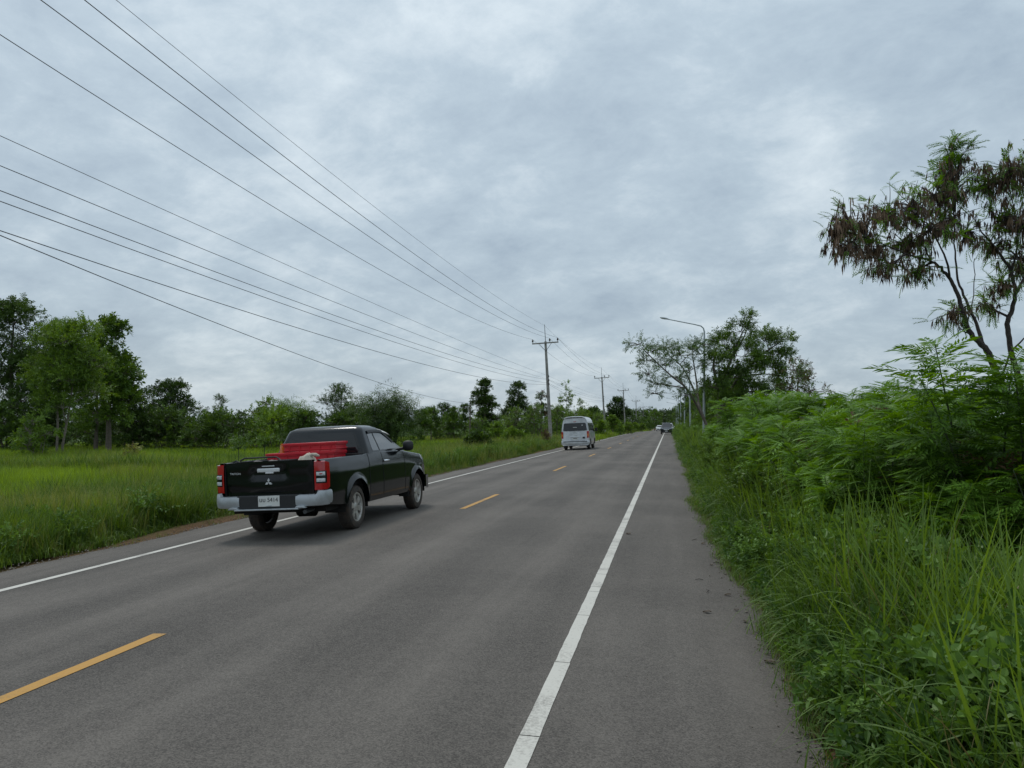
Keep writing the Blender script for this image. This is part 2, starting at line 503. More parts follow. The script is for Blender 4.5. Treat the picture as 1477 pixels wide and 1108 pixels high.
def sprig_oval(seed, k, L, Wd, length, spread=1.0, droop=.1):
    rg = np.random.default_rng(seed); V = []
    for i in range(k):
        f = (i + .6) / k; a = i * 2.4 + rg.uniform(-.5, .5)
        d = np.array([math.cos(a) * spread, .5 + rg.uniform(-.2, .3), math.sin(a) * spread * .6 - droop + rg.uniform(-.25, .25)])
        V += leaf_oval(L * rg.uniform(.6, 1.2), Wd * rg.uniform(.75, 1.15), (0, f * length, 0), d, (rg.uniform(-.4, .4), rg.uniform(-.3, .3), 1))
    V = np.array(V)
    return V, np.arange(len(V)).reshape(-1, 4)
def sprig(seed, k=7, L=0.14, Wd=0.07, length=0.3, spread=1.0, droop=0.2):
    rg = np.random.default_rng(seed); V = []
    for i in range(k):
        f = (i + 0.6) / k
        a = i * 2.4 + rg.uniform(-.5, .5)
        base = (0, f * length, 0)
        d = np.array([math.cos(a) * spread, 0.55 + rg.uniform(-.2, .3), math.sin(a) * spread * 0.6 - droop + rg.uniform(-.25, .25)])
        l = L * rg.uniform(.7, 1.2)
        V += leaf_quad(l, Wd * rg.uniform(.75, 1.15), base, d, (rg.uniform(-.4, .4), rg.uniform(-.3, .3), 1))
    V = np.array(V)
    return V, np.arange(len(V)).reshape(-1, 4)
def frond(seed, L=0.24, pairs=7, pl=0.085, pw=0.016, droop=0.35):
    """bipinnate feathery leaf: paired narrow pinnae along a drooping rachis"""
    rg = np.random.default_rng(seed); V = []
    for i in range(pairs + 1):
        f = 0.15 + 0.85 * i / pairs
        y = f * L; z = -droop * L * f * f
        for s in (-1, 1):
            a = rg.uniform(.75, 1.1) - 0.25 * f
            d = (s * math.sin(a), math.cos(a), -0.25 + rg.uniform(-.15, .1) - 0.2 * f)
            l = pl * (1.0 - 0.35 * abs(f - .5)) * rg.uniform(.85, 1.1)
            V += leaf_quad(l, pw, (0, y, z), d, (0, 0, 1), 0.1)
    V += [np.array(p) for p in ((-.002, 0, 0), (.002, 0, 0), (.002, L, -droop * L), (-.002, L, -droop * L))]
    V = np.array(V)
    return V, np.arange(len(V)).reshape(-1, 4)
def nrm(a):
    return a / (np.linalg.norm(a, axis=-1, keepdims=True) + 1e-9)
def frames(D, rg, roll=0.6):
    D = nrm(D)
    up = np.tile(np.array([0, 0, 1.0]), (len(D), 1))
    flat = np.abs(D[:, 2]) > 0.97
    up[flat] = (1, 0, 0)
    Rt = nrm(np.cross(D, up)); U = np.cross(Rt, D)
    a = rg.normal(0, roll, len(D))[:, None]
    R2 = Rt * np.cos(a) + U * np.sin(a); U2 = np.cross(R2, D)
    return np.stack([R2, D, U2], axis=2)          # columns = right, forward, up
def scatter(tv, tf, M, L):
    n, k = len(L), len(tv)
    V = np.einsum('nij,kj->nki', M, tv) + L[:, None, :]
    F = tf[None, :, :] + (np.arange(n) * k)[:, None, None]
    return V.reshape(-1, 3), F.reshape(-1, tf.shape[1])
class Foliage:
    def __init__(self): self.V = []; self.F = []; self.r = []; self.mi = []; self.n = 0
    def put(self, tv, tf, M, L, rnd, mi=0):
        if not len(L): return
        V, F = scatter(tv, tf, M, L)
        self.V.append(V); self.F.append(F + self.n); self.n += len(V)
        nl = len(tv) // 4
        q = np.repeat(rnd, len(tv)) + np.repeat(np.random.default_rng(len(V)).uniform(-.22, .22, len(L) * nl), 4)[:len(V)] if len(tv) % 4 == 0 else np.repeat(rnd, len(tv))
        self.r.append(q); self.mi.append(np.full(len(F), mi))
    def build(self, name, mats, parent):
        return raw_mesh(name, np.concatenate(self.V), np.concatenate(self.F), np.concatenate(self.r), mats, parent, midx=np.concatenate(self.mi))
# ================================================================== ground and road
def ground():
    xs = np.concatenate([[-3000, -1500, -700, -350, -200, -120, -80, -60], np.arange(-50, -16, 2.0), np.arange(-16, -7.6, 0.35),
                         np.arange(-7.4, 0.6, 1.0), np.arange(0.6, 7, 0.35), np.arange(8, 40, 4), [60, 100, 200, 400, 900, 2000, 3000]])
    ts = np.concatenate([[-300, -100, -40, -15], np.arange(-8, 30, 0.6), np.arange(31, 80, 2.0), np.arange(84, 320, 6.0), [340, 400, 500, 700, 1000, 1600, 2500, 4000]])
    X, T = np.meshgrid(xs, ts)
    Z = prof(X) + zl(T)
    rg = np.random.default_rng(3)
    inroad = (X > -8.15) & (X < 0.95)
    bumps = np.zeros_like(Z)
    for k in range(9):
        fx, ft, ph = rg.uniform(.2, 2.0), rg.uniform(.15, 1.5), rg.uniform(0, 6.3)
        bumps += 0.018 * np.sin(fx * X + ft * T + ph)
    Z = Z + np.where(inroad, -0.05, bumps - 0.035)
    V = np.stack([X, T, Z], -1).reshape(-1, 3)
    nx, n_t = len(xs), len(ts)
    i = np.arange((n_t - 1) * (nx - 1)); a = (i // (nx - 1)) * nx + i % (nx - 1)
    F = np.stack([a, a + 1, a + 1 + nx, a + nx], 1)
    prop(raw_mesh('ground', V, F, None, ['soil'], smooth=True), 'earth verge and flat paddy land on both sides of the road', 'ground', kind='structure')
ground()

def edge_noise(t, s, amp):
    return amp * (0.5 * math.sin(t * 0.9 + s) + 0.3 * math.sin(t * 2.3 + s * 2) + 0.22 * math.sin(t * 5.7 + s * 3) + 0.12 * math.sin(t * 13.1 + s))
def edge_r(t):
    return float(np.interp(t, [0, 4, 7, 10, 16, 60], [0.84, 0.80, 0.78, 0.66, 0.58, 0.62])) + edge_noise(t, 1.3, 0.07)
def edge_l(t):
    return -8.0 + edge_noise(t, 4.1, 0.10)
def strip(x0, x1, t0, t1, lift):
    pass
def road_obj():
    ts = list(np.arange(-30, 0, 3)) + list(np.arange(0, 34, 0.2)) + list(np.arange(34, 90, 1.0)) + list(np.arange(90, 420, 5))
    mid = [-6.9, -5.3, -3.8, -2.3, -0.73, -0.1]
    rows = []
    for t in ts:
        el, er = edge_l(t), edge_r(t)
        xs = [el - 0.015, el] + mid + [er, er + 0.02]
        z0 = float(zl(t))
        row = []
        for k, x in enumerate(xs):
            z = float(prof(x)) + z0
            if k in (0, len(xs) - 1): z -= 0.05
            row.append((x, t, z))
        rows.append(row)
    mb = MB(); mb.grid(rows)
    o = mb.build('road', 'asphalt', smooth=60)
    return prop(o, 'grey asphalt two-lane country road with shoulders', 'road', kind='structure')
road = road_obj()

def mark(name, mat, x, w, t0, t1, step, lift=0.004, ragged=0.0, seed=0):
    rg = random.Random(seed)
    ts = list(np.arange(t0, t1, step)) + [t1]
    rows = []
    for t in ts:
        a = x - w / 2 + rg.uniform(-1, 1) * ragged; b = x + w / 2 + rg.uniform(-1, 1) * ragged
        rows.append([(q, t, float(prof(q) + zl(t)) + lift) for q in (a, x, b)])
    mb = MB(); mb.grid(rows)
    return mb.build(name, mat, road, smooth=60)
# right edge line: painted in one go, cracked across into pieces near the camera
rg = random.Random(5)
t = 0.2
cuts = [0.2]
while t < 13:
    t += rg.choice([0.18, 0.22, 0.35, 0.5, 0.75, 1.1]) * (1 + t * 0.04)
    cuts.append(t)
for a, b in zip(cuts[:-1], cuts[1:]):
    mark('edge_line_piece', 'white_paint', -0.735, 0.105, a + 0.005, b - 0.005, 0.12, ragged=0.0025, seed=int(a * 97))
mark('edge_line', 'white_paint', -0.735, 0.105, cuts[-1] + 0.008, 60, 0.5, ragged=0.002, seed=1)
mark('edge_line', 'white_paint', -0.735, 0.105, 60, 330, 4.0, seed=2)
mark('edge_line', 'white_paint', -6.92, 0.115, -5, 60, 0.5, ragged=0.004, seed=3)
mark('edge_line', 'white_paint', -6.92, 0.115, 60, 330, 4.0, seed=4)
for k in range(14):
    t0 = 2.32 + 11.95 * k
    mark('centre_dash', 'yellow_paint', -3.86, 0.115, t0, t0 + 3.05, 0.25, ragged=0.003, seed=20 + k)
# ================================================================== vehicles
# local frame: x to the right, y forward, z up, origin on the road under the rear axle
def wheel(parent, x, y, r, w, side, spokes=6, rim_mat='alloy', detail=True):
    o = empty('wheel', (x, y, r)); o.parent = parent
    hw = w / 2
    t = MB(); rr = r * 0.66
    t.lathe_x([(-hw * .75, rr), (-hw, rr + .02), (-hw * 1.02, r * .84), (-hw * .88, r * .955), (-hw * .6, r), (0, r * 1.005), (hw * .6, r), (hw * .88, r * .955), (hw * 1.02, r * .84), (hw, rr + .02), (hw * .75, rr)], n=32)
    if detail:
        for k in range(40):
            a = 2 * math.pi * k / 40
            for sx in (-.55, 0, .55):
                t.box((sx * hw, (r + .001) * math.cos(a + sx * .1), (r + .001) * math.sin(a + sx * .1)), (hw * .42, .030, .008), Matrix.Rotation(a - math.pi / 2, 3, 'X'))
    t.build('tyre', 'tyre', o)
    m = MB(); s = side
    m.lathe_x([(-hw * .7 * s, rr * .98), (s * hw * .72, rr * .97), (s * hw * .80, rr), (s * hw * .86, rr * 1.02), (s * hw * .84, rr * .93), (s * hw * .55, rr * .88), (s * hw * .2, rr * .86)], n=32)
    for k in range(spokes):
        a = 2 * math.pi * k / spokes + .3
        for da in ((-.14, .14) if detail else (0,)):
            rot = Matrix.Rotation(a + da, 3, 'X')
            L = rr * .86
            p0 = [(s * hw * .62, -.030, .02), (s * hw * .62, .030, .02), (s * hw * .76, .022, L), (s * hw * .76, -.022, L),
                  (s * hw * .25, -.030, .02), (s * hw * .25, .030, .02), (s * hw * .45, .022, L), (s * hw * .45, -.022, L)]
            m.add([rot @ Vector(p) for p in p0], [(0, 1, 2, 3), (4, 7, 6, 5), (0, 4, 5, 1), (2, 6, 7, 3), (1, 5, 6, 2), (0, 3, 7, 4)])
    m.lathe_x([(s * hw * .3, .075), (s * hw * .68, .07), (s * hw * .74, .05), (s * hw * .76, .0)], n=16)
    m.build('rim', rim_mat, o)
    d = MB(); d.lathe_x([(-hw * .5 * s, rr * .9), (-hw * .1 * s, rr * .85), (-hw * .05 * s, .0)], n=24)
    d.build('brake_disc', 'under', o)
    return o

def side_panel(ys, zbot, ztop, hw, arches, rows=12, flare=0.025):
    """outer side skin: columns run from the sill or the wheel arch up to the top edge"""
    cols = []
    st = set(ys)
    for yc, zc_, ra in arches:
        for k in range(25):
            st.add(round(yc - ra * math.cos(math.pi * k / 24), 4))
        for dd in (.02, .05, .09):
            st.add(yc - ra - dd); st.add(yc + ra + dd)
    st = sorted(y for y in st if ys[0] <= y <= ys[-1])
    def bottom(y):
        b = zbot(y)
        for yc, zc_, ra in arches:
            d = abs(y - yc)
            if d < ra: b = max(b, zc_ + math.sqrt(max(0, ra * ra - d * d)))
        return b
    def X(y, z):
        x = hw(y, z)
        for yc, zc_, ra in arches:
            d = math.hypot(y - yc, z - zc_) - ra
            x += flare * math.exp(-(max(d, 0) / .055) ** 2)
        return x
    for y in st:
        b, t_ = bottom(y), ztop(y)
        cols.append([(X(y, b + (t_ - b) * v / rows), y, b + (t_ - b) * v / rows) for v in range(rows + 1)])
    return st, cols, bottom, X

def mirror_pts(P): return [[(-p[0], p[1], p[2]) for p in row] for row in P]

def cab_shell(levels, n=6, cap=0.035):
    """greenhouse: levels of (z, y_rear, y_front, half width at rear, half width at front, corner radius), closed by a crowned roof"""
    rings = []
    for z, yr, yf, wr, wf, rc in levels:
        ring = []
        for (sx, sy, a0) in ((1, 1, 0), (-1, 1, 90), (-1, -1, 180), (1, -1, 270)):
            w = wf if sy > 0 else wr; yy = yf if sy > 0 else yr
            for k in range(n + 1):
                a = R(a0 + 90 * k / n)
                ring.append((sx * (w - rc) + rc * math.cos(a), yy - sy * rc + rc * math.sin(a), z))
        rings.append(ring)
    z, yr, yf, wr, wf, rc = levels[-1]
    yc = (yr + yf) / 2
    for s, dz in ((.93, .45), (.8, .72), (.5, .93), (.05, 1.0)):
        rings.append([(p[0] * s, yc + (p[1] - yc) * s, z + cap * dz) for p in rings[len(levels) - 1]])
    mb = MB()
    nn = len(rings[0])
    for r_ in rings: mb.v.extend(r_)
    for i in range(len(rings) - 1):
        for k in range(nn):
            k2 = (k + 1) % nn
            mb.f.append((i * nn + k, i * nn + k2, (i + 1) * nn + k2, (i + 1) * nn + k))
    mb.f.append(tuple((len(rings) - 1) * nn + k for k in range(nn)))
    return mb

def patch(outline, fmap, seg=6):
    """flat outline (convex list of 2-D points, corners rounded beforehand) mapped to the surface; fan with inner rings so it follows curvature"""
    cx_ = sum(p[0] for p in outline) / len(outline); cy_ = sum(p[1] for p in outline) / len(outline)
    mb = MB(); n = len(outline)
    for s in range(seg + 1):
        q = 1 - s / (seg + .3)
        mb.v.extend([tuple(map(float, fmap(cx_ + (p[0] - cx_) * q, cy_ + (p[1] - cy_) * q))) for p in outline])
    for s in range(seg):
        for k in range(n):
            k2 = (k + 1) % n
            mb.f.append((s * n + k, s * n + k2, (s + 1) * n + k2, (s + 1) * n + k))
    mb.f.append(tuple(seg * n + k for k in range(n)))
    return mb
def rounded(pts, r=0.05, n=5):
    out_ = []; m = len(pts)
    for i in range(m):
        p0, p1, p2 = Vector(pts[i - 1]), Vector(pts[i]), Vector(pts[(i + 1) % m])
        a = (p0 - p1); b = (p2 - p1)
        rr = min(r, a.length * .45, b.length * .45)
        q0 = p1 + a.normalized() * rr; q2 = p1 + b.normalized() * rr
        for k in range(n + 1):
            f = k / n
            out_.append(tuple(q0 * (1 - f) ** 2 + p1 * 2 * f * (1 - f) + q2 * f * f))
    return out_
def text_mesh(s, size, name, mat, parent, mtx, extrude=0.002, width=None):
    cu = bpy.data.curves.new('t', 'FONT'); cu.body = s; cu.size = size; cu.extrude = extrude
    cu.align_x = 'CENTER'; cu.align_y = 'CENTER'
    to = bpy.data.objects.new('t', cu)
    COL.objects.link(to)
    dg = bpy.context.evaluated_depsgraph_get()
    me = bpy.data.meshes.new_from_object(to.evaluated_get(dg))
    COL.objects.unlink(to); bpy.data.objects.remove(to)
    if width:
        xs_ = [v.co.x for v in me.vertices]
        if xs_:
            k = width / (max(xs_) - min(xs_))
            for v in me.vertices: v.co.x *= k
    me.name = name
    me.materials.clear(); me.materials.append(MATS[mat])
    o = bpy.data.objects.new(name, me); COL.objects.link(o); o.parent = parent
    o.matrix_local = mtx
    return o
REARVIEW = Matrix(((1, 0, 0), (0, 0, -1), (0, 1, 0))).to_4x4()      # text facing -y

# ------------------------------------------------------------------ pickup truck
def pickup():
    root = empty('pickup_truck', (0, 0, 0), 'black pickup truck carrying red crates in its open bed, driving away', 'truck')
    P = 'truck_paint'
    YR, YF = -1.16, 3.82
    arches = [(0, .345, .445), (3.0, .345, .43)]
    ztop = lambda y: float(np.interp(y, [-1.2, .4, .56, .9, 2.2, 2.6, 3.4, 3.75, 3.9], [1.135, 1.15, 1.165, 1.175, 1.155, 1.115, 1.04, .95, .86]))
    zbot = lambda y: float(np.interp(y, [-1.2, -.6, .5, 2.5, 3.45, 3.9], [.50, .44, .37, .37, .36, .36]))
    def hw(y, z):
        zt = ztop(y); f = (z - .35) / (zt - .35)
        b = float(np.interp(y, [-1.2, -1.05, -.7, .5, 2.6, 3.3, 3.6, 3.85], [.845, .868, .882, .884, .886, .88, .84, .70]))
        return b * float(np.interp(f, [0, .12, .38, .60, .72, .90, 1.0], [.955, .985, 1.0, .992, .995, .975, .945]))
    ys = list(np.linspace(YR, YF, 60))
    st, cols, bottom, X = side_panel(ys, zbot, ztop, hw, arches, rows=16, flare=.034)
    for s in (1, -1):
        C = cols if s > 0 else mirror_pts(cols)
        bed = [c for c, y in zip(C, st) if y <= .555]; cabp = [c for c, y in zip(C, st) if .52 <= y]
        # arch lips turned inwards
        for nm, CC in (('bed_side', bed), ('body_side', cabp)):
            mb = MB(); mb.grid(CC)
            lip = [[c[0], (c[0][0] - s * .05, c[0][1], c[0][2] + .004), (c[0][0] - s * .16, c[0][1], c[0][2] + .02)] for c in CC]
            mb.grid(lip)
            rim_ = [[c[-1], (c[-1][0] - s * .012, c[-1][1], c[-1][2] + .012), (c[-1][0] - s * .085, c[-1][1], c[-1][2] + .012)] for c in CC]
            mb.grid(rim_)
            part = mb.build(nm, P, root, smooth=50)
    # seams
    for s in (1, -1):
        for (y, z0, z1) in ((.545, .40, 1.165), (1.16, .44, 1.165), (2.28, .42, 1.15)):
            mb = MB(); rows_ = []
            for k in range(15):
                z = z0 + (z1 - z0) * k / 14
                x = X(y, z) + .0025
                rows_.append([(s * x, y - .007, z), (s * (x + .0005), y, z), (s * x, y + .007, z)])
            mb.grid(rows_); mb.build('door_seam', 'seam', root)
    # bed
    mb = MB()
    mb.box((0, -.30, .70), (1.5, 1.62, .05))
    mb.box((-.765, -.30, .92), (.05, 1.62, .46)); mb.box((.765, -.30, .92), (.05, 1.62, .46))
    mb.box((0, .495, .93), (1.58, .05, .50))
    for s in (-1, 1): mb.box((s * .65, 0, .82), (.20, .80, .20))
    mb.build('bed', 'bed_liner', root, bevel=.008)
    # rear end panel and corners
    def yrear(x): return YR - .012 + .05 * (abs(x) / .86) ** 8
    mb = MB()
    rows_ = []
    for k in range(25):
        x = -.855 + 1.71 * k / 24
        rows_.append([(x * (1 if z < 1.0 else .985), yrear(x), z) for z in (.50, .62, .72, .85, 1.0, 1.10)])
    mb.grid(rows_); mb.build('rear_panel', P, root)
    # tailgate: a stamped panel, standing proud, with a sloping waist crease and a lipped top
    mb = MB(); rows_ = []
    xs = np.linspace(-.695, .695, 29)
    zs = [.665, .70, .745, .79, .84, .90, .96, 1.01, 1.05, 1.09, 1.125, 1.145]
    for x in xs:
        row = []
        for z in zs:
            crease = .80 - .06 * (1 - (abs(x) / .695) ** 2)
            y = YR - .030
            if z < crease: y += .022 * min(1, (crease - z) / .06)
            if z > .99: y -= .010 * min(1, (z - .99) / .03)
            if abs(x) > .67: y += .014
            if .955 < z < 1.06 and abs(x) < .27: y += .020
            row.append((x, y, z + .012 * (1 - (x / .695) ** 2) * (z > 1.1)))
        row.append((x, YR + .01, 1.150)); row.append((x, YR + .05, 1.145)); row.append((x, YR + .05, .70))
        rows_.append(row)
    mb.grid(rows_)
    gate = mb.build('tailgate', P, root, smooth=35)
    for s in (-1, 1):
        MB().box((s * .702, YR - .02, .90), (.010, .03, .46)).build('gate_seam', 'seam', gate)
    mb = MB(); mb.box((0, YR - .034, 1.022), (.36, .03, .058)); mb.build('handle', 'emblem_silver', gate, bevel=.012)
    mb = MB(); mb.box((.02, YR - .036, .984), (.13, .03, .026)); mb.build('handle_latch', 'emblem_silver', gate, bevel=.006)
    mb = MB(); mb.box((.0, YR - .040, 1.082), (.20, .012, .014)); mb.build('brake_lamp', 'lens_clear', gate, bevel=.003)
    # three-diamond emblem
    mb = MB(); em = Vector((.0, 0, .845)); w, h = .0185, .060
    def rhomb(cx_, cz_, ang):
        pts = [(0, 0), (w * .95, h * .5 * .98), (0, h), (-w * .95, h * .5 * .98)]
        q = []
        for a, b in pts:
            q.append((cx_ + a * math.cos(ang) - b * math.sin(ang), cz_ + a * math.sin(ang) + b * math.cos(ang)))
        return q
    for ang in (0, R(120), R(-120)):
        mb.prism(rhomb(em.x, em.z, ang), 'y', YR - .046, YR - .028)
    mb.build('emblem', 'emblem_silver', gate, smooth=20)
    text_mesh('TRITON', .040, 'badge', 'emblem_silver', gate, Matrix.Translation((-.535, YR - .034, .985)) @ REARVIEW, .003, .17)
    # tail lamps
    for s in (1, -1):
        lamp = None
        def tl(z0, z1, name, mat, off, parent, a0=0.0, a1=1.0):
            path = [(.722, YR - .022), (.79, YR - .016), (.835, YR + .010), (.868, YR + .040), (.880, YR + .075), (.884, YR + .11)]
            pts = [Vector(p) for p in path]
            rows_ = []
            nseg = 14
            for k in range(nseg + 1):
                f = (a0 + (a1 - a0) * k / nseg) * (len(pts) - 1)
                i = min(int(f), len(pts) - 2); p = pts[i].lerp(pts[i + 1], f - i)
                d = (pts[i + 1] - pts[i]).normalized(); nn_ = Vector((d.y, -d.x))
                fr = (a0 + (a1 - a0) * k / nseg)
                taper = .035 * max(0, (fr - .6) / .4)
                zz0, zz1 = z0 + taper, z1 - taper * .6
                row = []
                for (zz, oo) in ((zz0, -.02), (zz0 + .008, off), ((zz0 + zz1) / 2, off + .006), (zz1 - .008, off), (zz1, -.02)):
                    q = p + nn_ * oo
                    row.append((s * q.x, q.y, zz))
                rows_.append(row)
            m_ = MB(); m_.grid(rows_)
            return m_.build(name, mat, parent)
        lamp = tl(.700, 1.125, 'tail_lamp', 'lens_red', .012, root)
        tl(.795, .990, 'lamp_bezel', 'glass_dark', .016, lamp, .08, .60)
        tl(.905, .975, 'indicator_lens', 'lens_clear', .020, lamp, .10, .52)
        tl(.815, .885, 'reverse_lens', 'lens_clear', .020, lamp, .10, .52)
        tl(.925, .955, 'bulb', 'lens_red', .028, lamp, .20, .36)
    # bumper
    mb = MB(); mb.box((0, YR - .045, .555), (.98, .10, .21)); mb.build('bumper_centre', 'black_plastic', root, bevel=.015)
    for s in (1, -1):
        path = [(.45, YR - .095), (.58, YR - .102), (.72, YR - .092), (.80, YR - .065), (.855, YR - .010), (.888, YR + .08), (.895, YR + .17)]
        pts = [Vector(p) for p in path]
        rows_ = []
        for k in range(25):
            f = k / 24 * (len(pts) - 1); i = min(int(f), len(pts) - 2)
            p = pts[i].lerp(pts[i + 1], f - i); d = (pts[i + 1] - pts[i]).normalized(); nn_ = Vector((d.y, -d.x))
            f2 = k / 24
            zt = .655 + .052 * min(1, max(0, (f2 - .42) / .06)); zb = .478 + .02 * (f2 > .9)
            row = []
            for zz, oo in ((zb, -.05), (zb + .012, -.004), (zb + .05, .008), ((zb + zt) / 2, .012), (zt - .04, .008), (zt - .01, -.004), (zt, -.05)):
                q = p + nn_ * oo; row.append((s * q.x, q.y, zz))
            rows_.append(row)
        mb = MB(); mb.grid(rows_)
        mb.add([rows_[0][k] for k in range(7)], [tuple(range(7))])
        mb.build('bumper_end', 'silver_plastic', root, smooth=45)
    mb = MB(); mb.box((0, YR - .085, .455), (1.02, .13, .022)); mb.build('bumper_step', 'silver_plastic', root, bevel=.008)
    for s in (-1, 1):
        mb = MB(); mb.prism([(s * .44, .462), (s * .62, .462), (s * .58, .498), (s * .48, .498)][::s], 'y', YR - .145, YR - .05); mb.build('step_end', 'silver_plastic', root, bevel=.01)
    # number plate
    mb = MB(); mb.box((.03, YR - .104, .575), (.34, .012, .155)); plate = mb.build('number_plate', 'plate_white', root, bevel=.004)
    text_mesh('นบ 5414', .085, 'plate_text', 'black_mark', plate, Matrix.Translation((.03, YR - .112, .592)) @ REARVIEW, .001, .29)
    for dx in (-.02, .03):
        MB().box((.03 + dx, YR - .115, .512), (.035, .02, .018)).build('plate_bolt', 'lens_clear', plate, bevel=.004)
    # cab
    LV = [(1.13, .52, 2.62, .845, .80, .10), (1.20, .535, 2.45, .835, .79, .10), (1.32, .575, 2.17, .785, .745, .10), (1.45, .625, 1.87, .725, .69, .11), (1.555, .67, 1.64, .685, .66, .11), (1.60, .70, 1.55, .662, .64, .11), (1.622, .75, 1.48, .618, .60, .12)]
    cab_shell(LV, cap=.04).build('cab', P, root, smooth=40)
    zz = [l[0] for l in LV]
    def yre(z): return float(np.interp(z, zz, [l[1] for l in LV]))
    def yfr(z): return float(np.interp(z, zz, [l[2] for l in LV]))
    def wre(z): return float(np.interp(z, zz, [l[3] for l in LV]))
    def wfr(z): return float(np.interp(z, zz, [l[4] for l in LV]))
    ow = rounded([(-.70, 1.185), (.70, 1.185), (.565, 1.535), (-.565, 1.535)], .07)
    patch(ow, lambda x, z: (x, yre(z) - .006, z)).build('rear_window', 'glass_dark', root)
    def sidex(y, z):
        f = (y - yre(z)) / (yfr(z) - yre(z)); return wre(z) + (wfr(z) - wre(z)) * f
    for s in (1, -1):
        so = rounded([(.80, 1.205), (2.20, 1.215), (1.60, 1.545), (.90, 1.545)], .06)
        sw = patch(so, lambda y, z: (s * (sidex(y, z) + .006), y, z)); w_ = sw.build('side_window', 'glass_tint', root)
        # pillar between the quarter light and the door glass
        mb = MB(); mb.grid([[(s * (sidex(y, z) + .009), y, z) for z in np.linspace(1.21, 1.54, 8)] for y in (1.13, 1.175)]); mb.build('window_pillar', 'black_plastic', w_)
        # rain visor over the door glass
        mb = MB()
        mb.grid([[(s * (sidex(y, z) + .010 + d), y, z + dz) for (d, dz) in ((0, .015), (.022, -.012), (.026, -.040))] for y, z in [(.90, 1.54), (1.1, 1.553), (1.3, 1.556), (1.5, 1.553), (1.62, 1.54), (1.75, 1.47), (1.9, 1.39), (2.0, 1.335)]])
        mb.build('rain_visor', 'black_plastic', root)
        # mirror
        mb = MB(); rows_ = []
        for k in range(9):
            a = math.pi * k / 8
            rr = .092 * math.sin(a) ** .5 if 0 < k < 8 else .0
            rows_.append([(s * (.99 + .105 * -math.cos(a)), 2.18 + .06 * math.sin(a) * math.cos(q) * .9, 1.245 + rr * math.sin(q) * 1.05) for q in np.linspace(0, 2 * math.pi, 17)])
        mb.grid(rows_); mb.tube([(s * .80, 2.20, 1.185), (s * .90, 2.19, 1.20)], .028)
        mb.build('mirror', 'black_plastic', root)
        # door handle
        h_ = MB(); xh = X(1.30, 1.015)
        h_.tube([(s * (xh + .002), 1.22, 1.015), (s * (xh + .03), 1.26, 1.017), (s * (xh + .03), 1.38, 1.017), (s * (xh + .002), 1.42, 1.015)], [.014, .018, .018, .014], 8)
        h_.build('door_handle', 'chrome', root)
        # black wheel-house liners
        for yc in (0, 3.0):
            mb = MB()
            for k in range(1): mb.grid([[(s * .86, yc + .452 * math.cos(a), .345 + .452 * math.sin(a)), (s * .52, yc + .452 * math.cos(a), .345 + .452 * math.sin(a))] for a in np.linspace(-.1, math.pi + .1, 18)])
            mb.add([(s * .53, yc + .45 * math.cos(a), .345 + .45 * math.sin(a)) for a in np.linspace(0, math.pi, 14)], [tuple(range(14))])
            mb.build('wheel_house', 'under', root)
        wheel(root, s * .765, 0, .340, .215, s); wheel(root, s * .765, 3.0, .340, .215, s)
        # mud flap
        MB().box((s * .765, 2.48, .40), (.20, .012, .24)).build('mud_flap', 'black_plastic', root)
        # head lamp
        mb = MB(); mb.grid([[(s * x, y, z) for z in (.76, .82, .90)] for x, y in ((.42, 3.86), (.6, 3.83), (.74, 3.74), (.80, 3.58))]); mb.build('headlight', 'lens_clear', root)
    wo = rounded([(-.70, 1.21), (.70, 1.21), (.57, 1.54), (-.57, 1.54)], .06)
    patch(wo, lambda x, z: (x, yfr(z) + .006, z)).build('windscreen', 'glass_tint', root)
    # pale sun visor over the windscreen
    mb = MB(); mb.grid([[(x, y - .10 * (abs(x) / .62) ** 2, z - .02 * (x / .6) ** 2 - .085 * (abs(x) / .66) ** 6) for (y, z) in ((1.50, 1.650), (1.70, 1.645), (1.95, 1.620), (2.22, 1.575), (2.22, 1.562), (1.70, 1.628))] for x in np.linspace(-.66, .66, 15)])
    mb.build('sun_visor', 'visor_white', root)
    # bonnet
    mb = MB(); rows_ = []
    for y in np.linspace(2.30, 3.84, 14):
        zt = ztop(y); we = hw(y, zt) - .05
        rows_.append([(we * u, y + .03 * (1 - u * u) * (y > 3.5), zt + .018 + .035 * (1 - u * u) ) for u in np.linspace(-1, 1, 13)])
    mb.grid(rows_); mb.build('bonnet', P, root)
    # nose
    mb = MB(); rows_ = []
    for u in np.linspace(-1, 1, 15):
        rows_.append([(u * .70 * (1 + .0 * z), 3.86 + .06 * (1 - u * u) - .10 * (z > .9), z) for z in (.34, .45, .60, .75, .86, .93)])
    mb.grid(rows_); mb.build('front_panel', 'black_plastic', root)
    for s in (1, -1):
        mb = MB(); mb.grid([[(s * x, y, z) for z in (.36, .48, .62)] for x, y in ((.55, 3.95), (.74, 3.88), (.86, 3.72), (.895, 3.48))]); mb.build('front_bumper', P, root)
    # chassis
    mb = MB(); mb.box((0, 1.3, .42), (1.50, 4.4, .10)); mb.box((0, -.85, .50), (1.1, .5, .12)); mb.box((0, 1.5, .66), (1.45, 1.9, .4))
    mb.tube([(-.66, 0, .34), (.66, 0, .34)], .05); mb.tube([(-.14, 0, .34), (.14, 0, .34)], .13, 12)
    mb.build('chassis', 'under', root)
    mb = MB(); mb.tube([(.50, -.4, .40), (.54, -.9, .41), (.56, -1.20, .40)], .03, 10); mb.build('exhaust', 'steel_dark', root)
    return root
truck = pickup()
TX, TT = -5.72, 11.62
TROLL = R(-2.9)
truck.location = (TX, TT, float(prof(TX)))
truck.rotation_euler = (0, TROLL, 0)
bpy.context.view_layer.update()
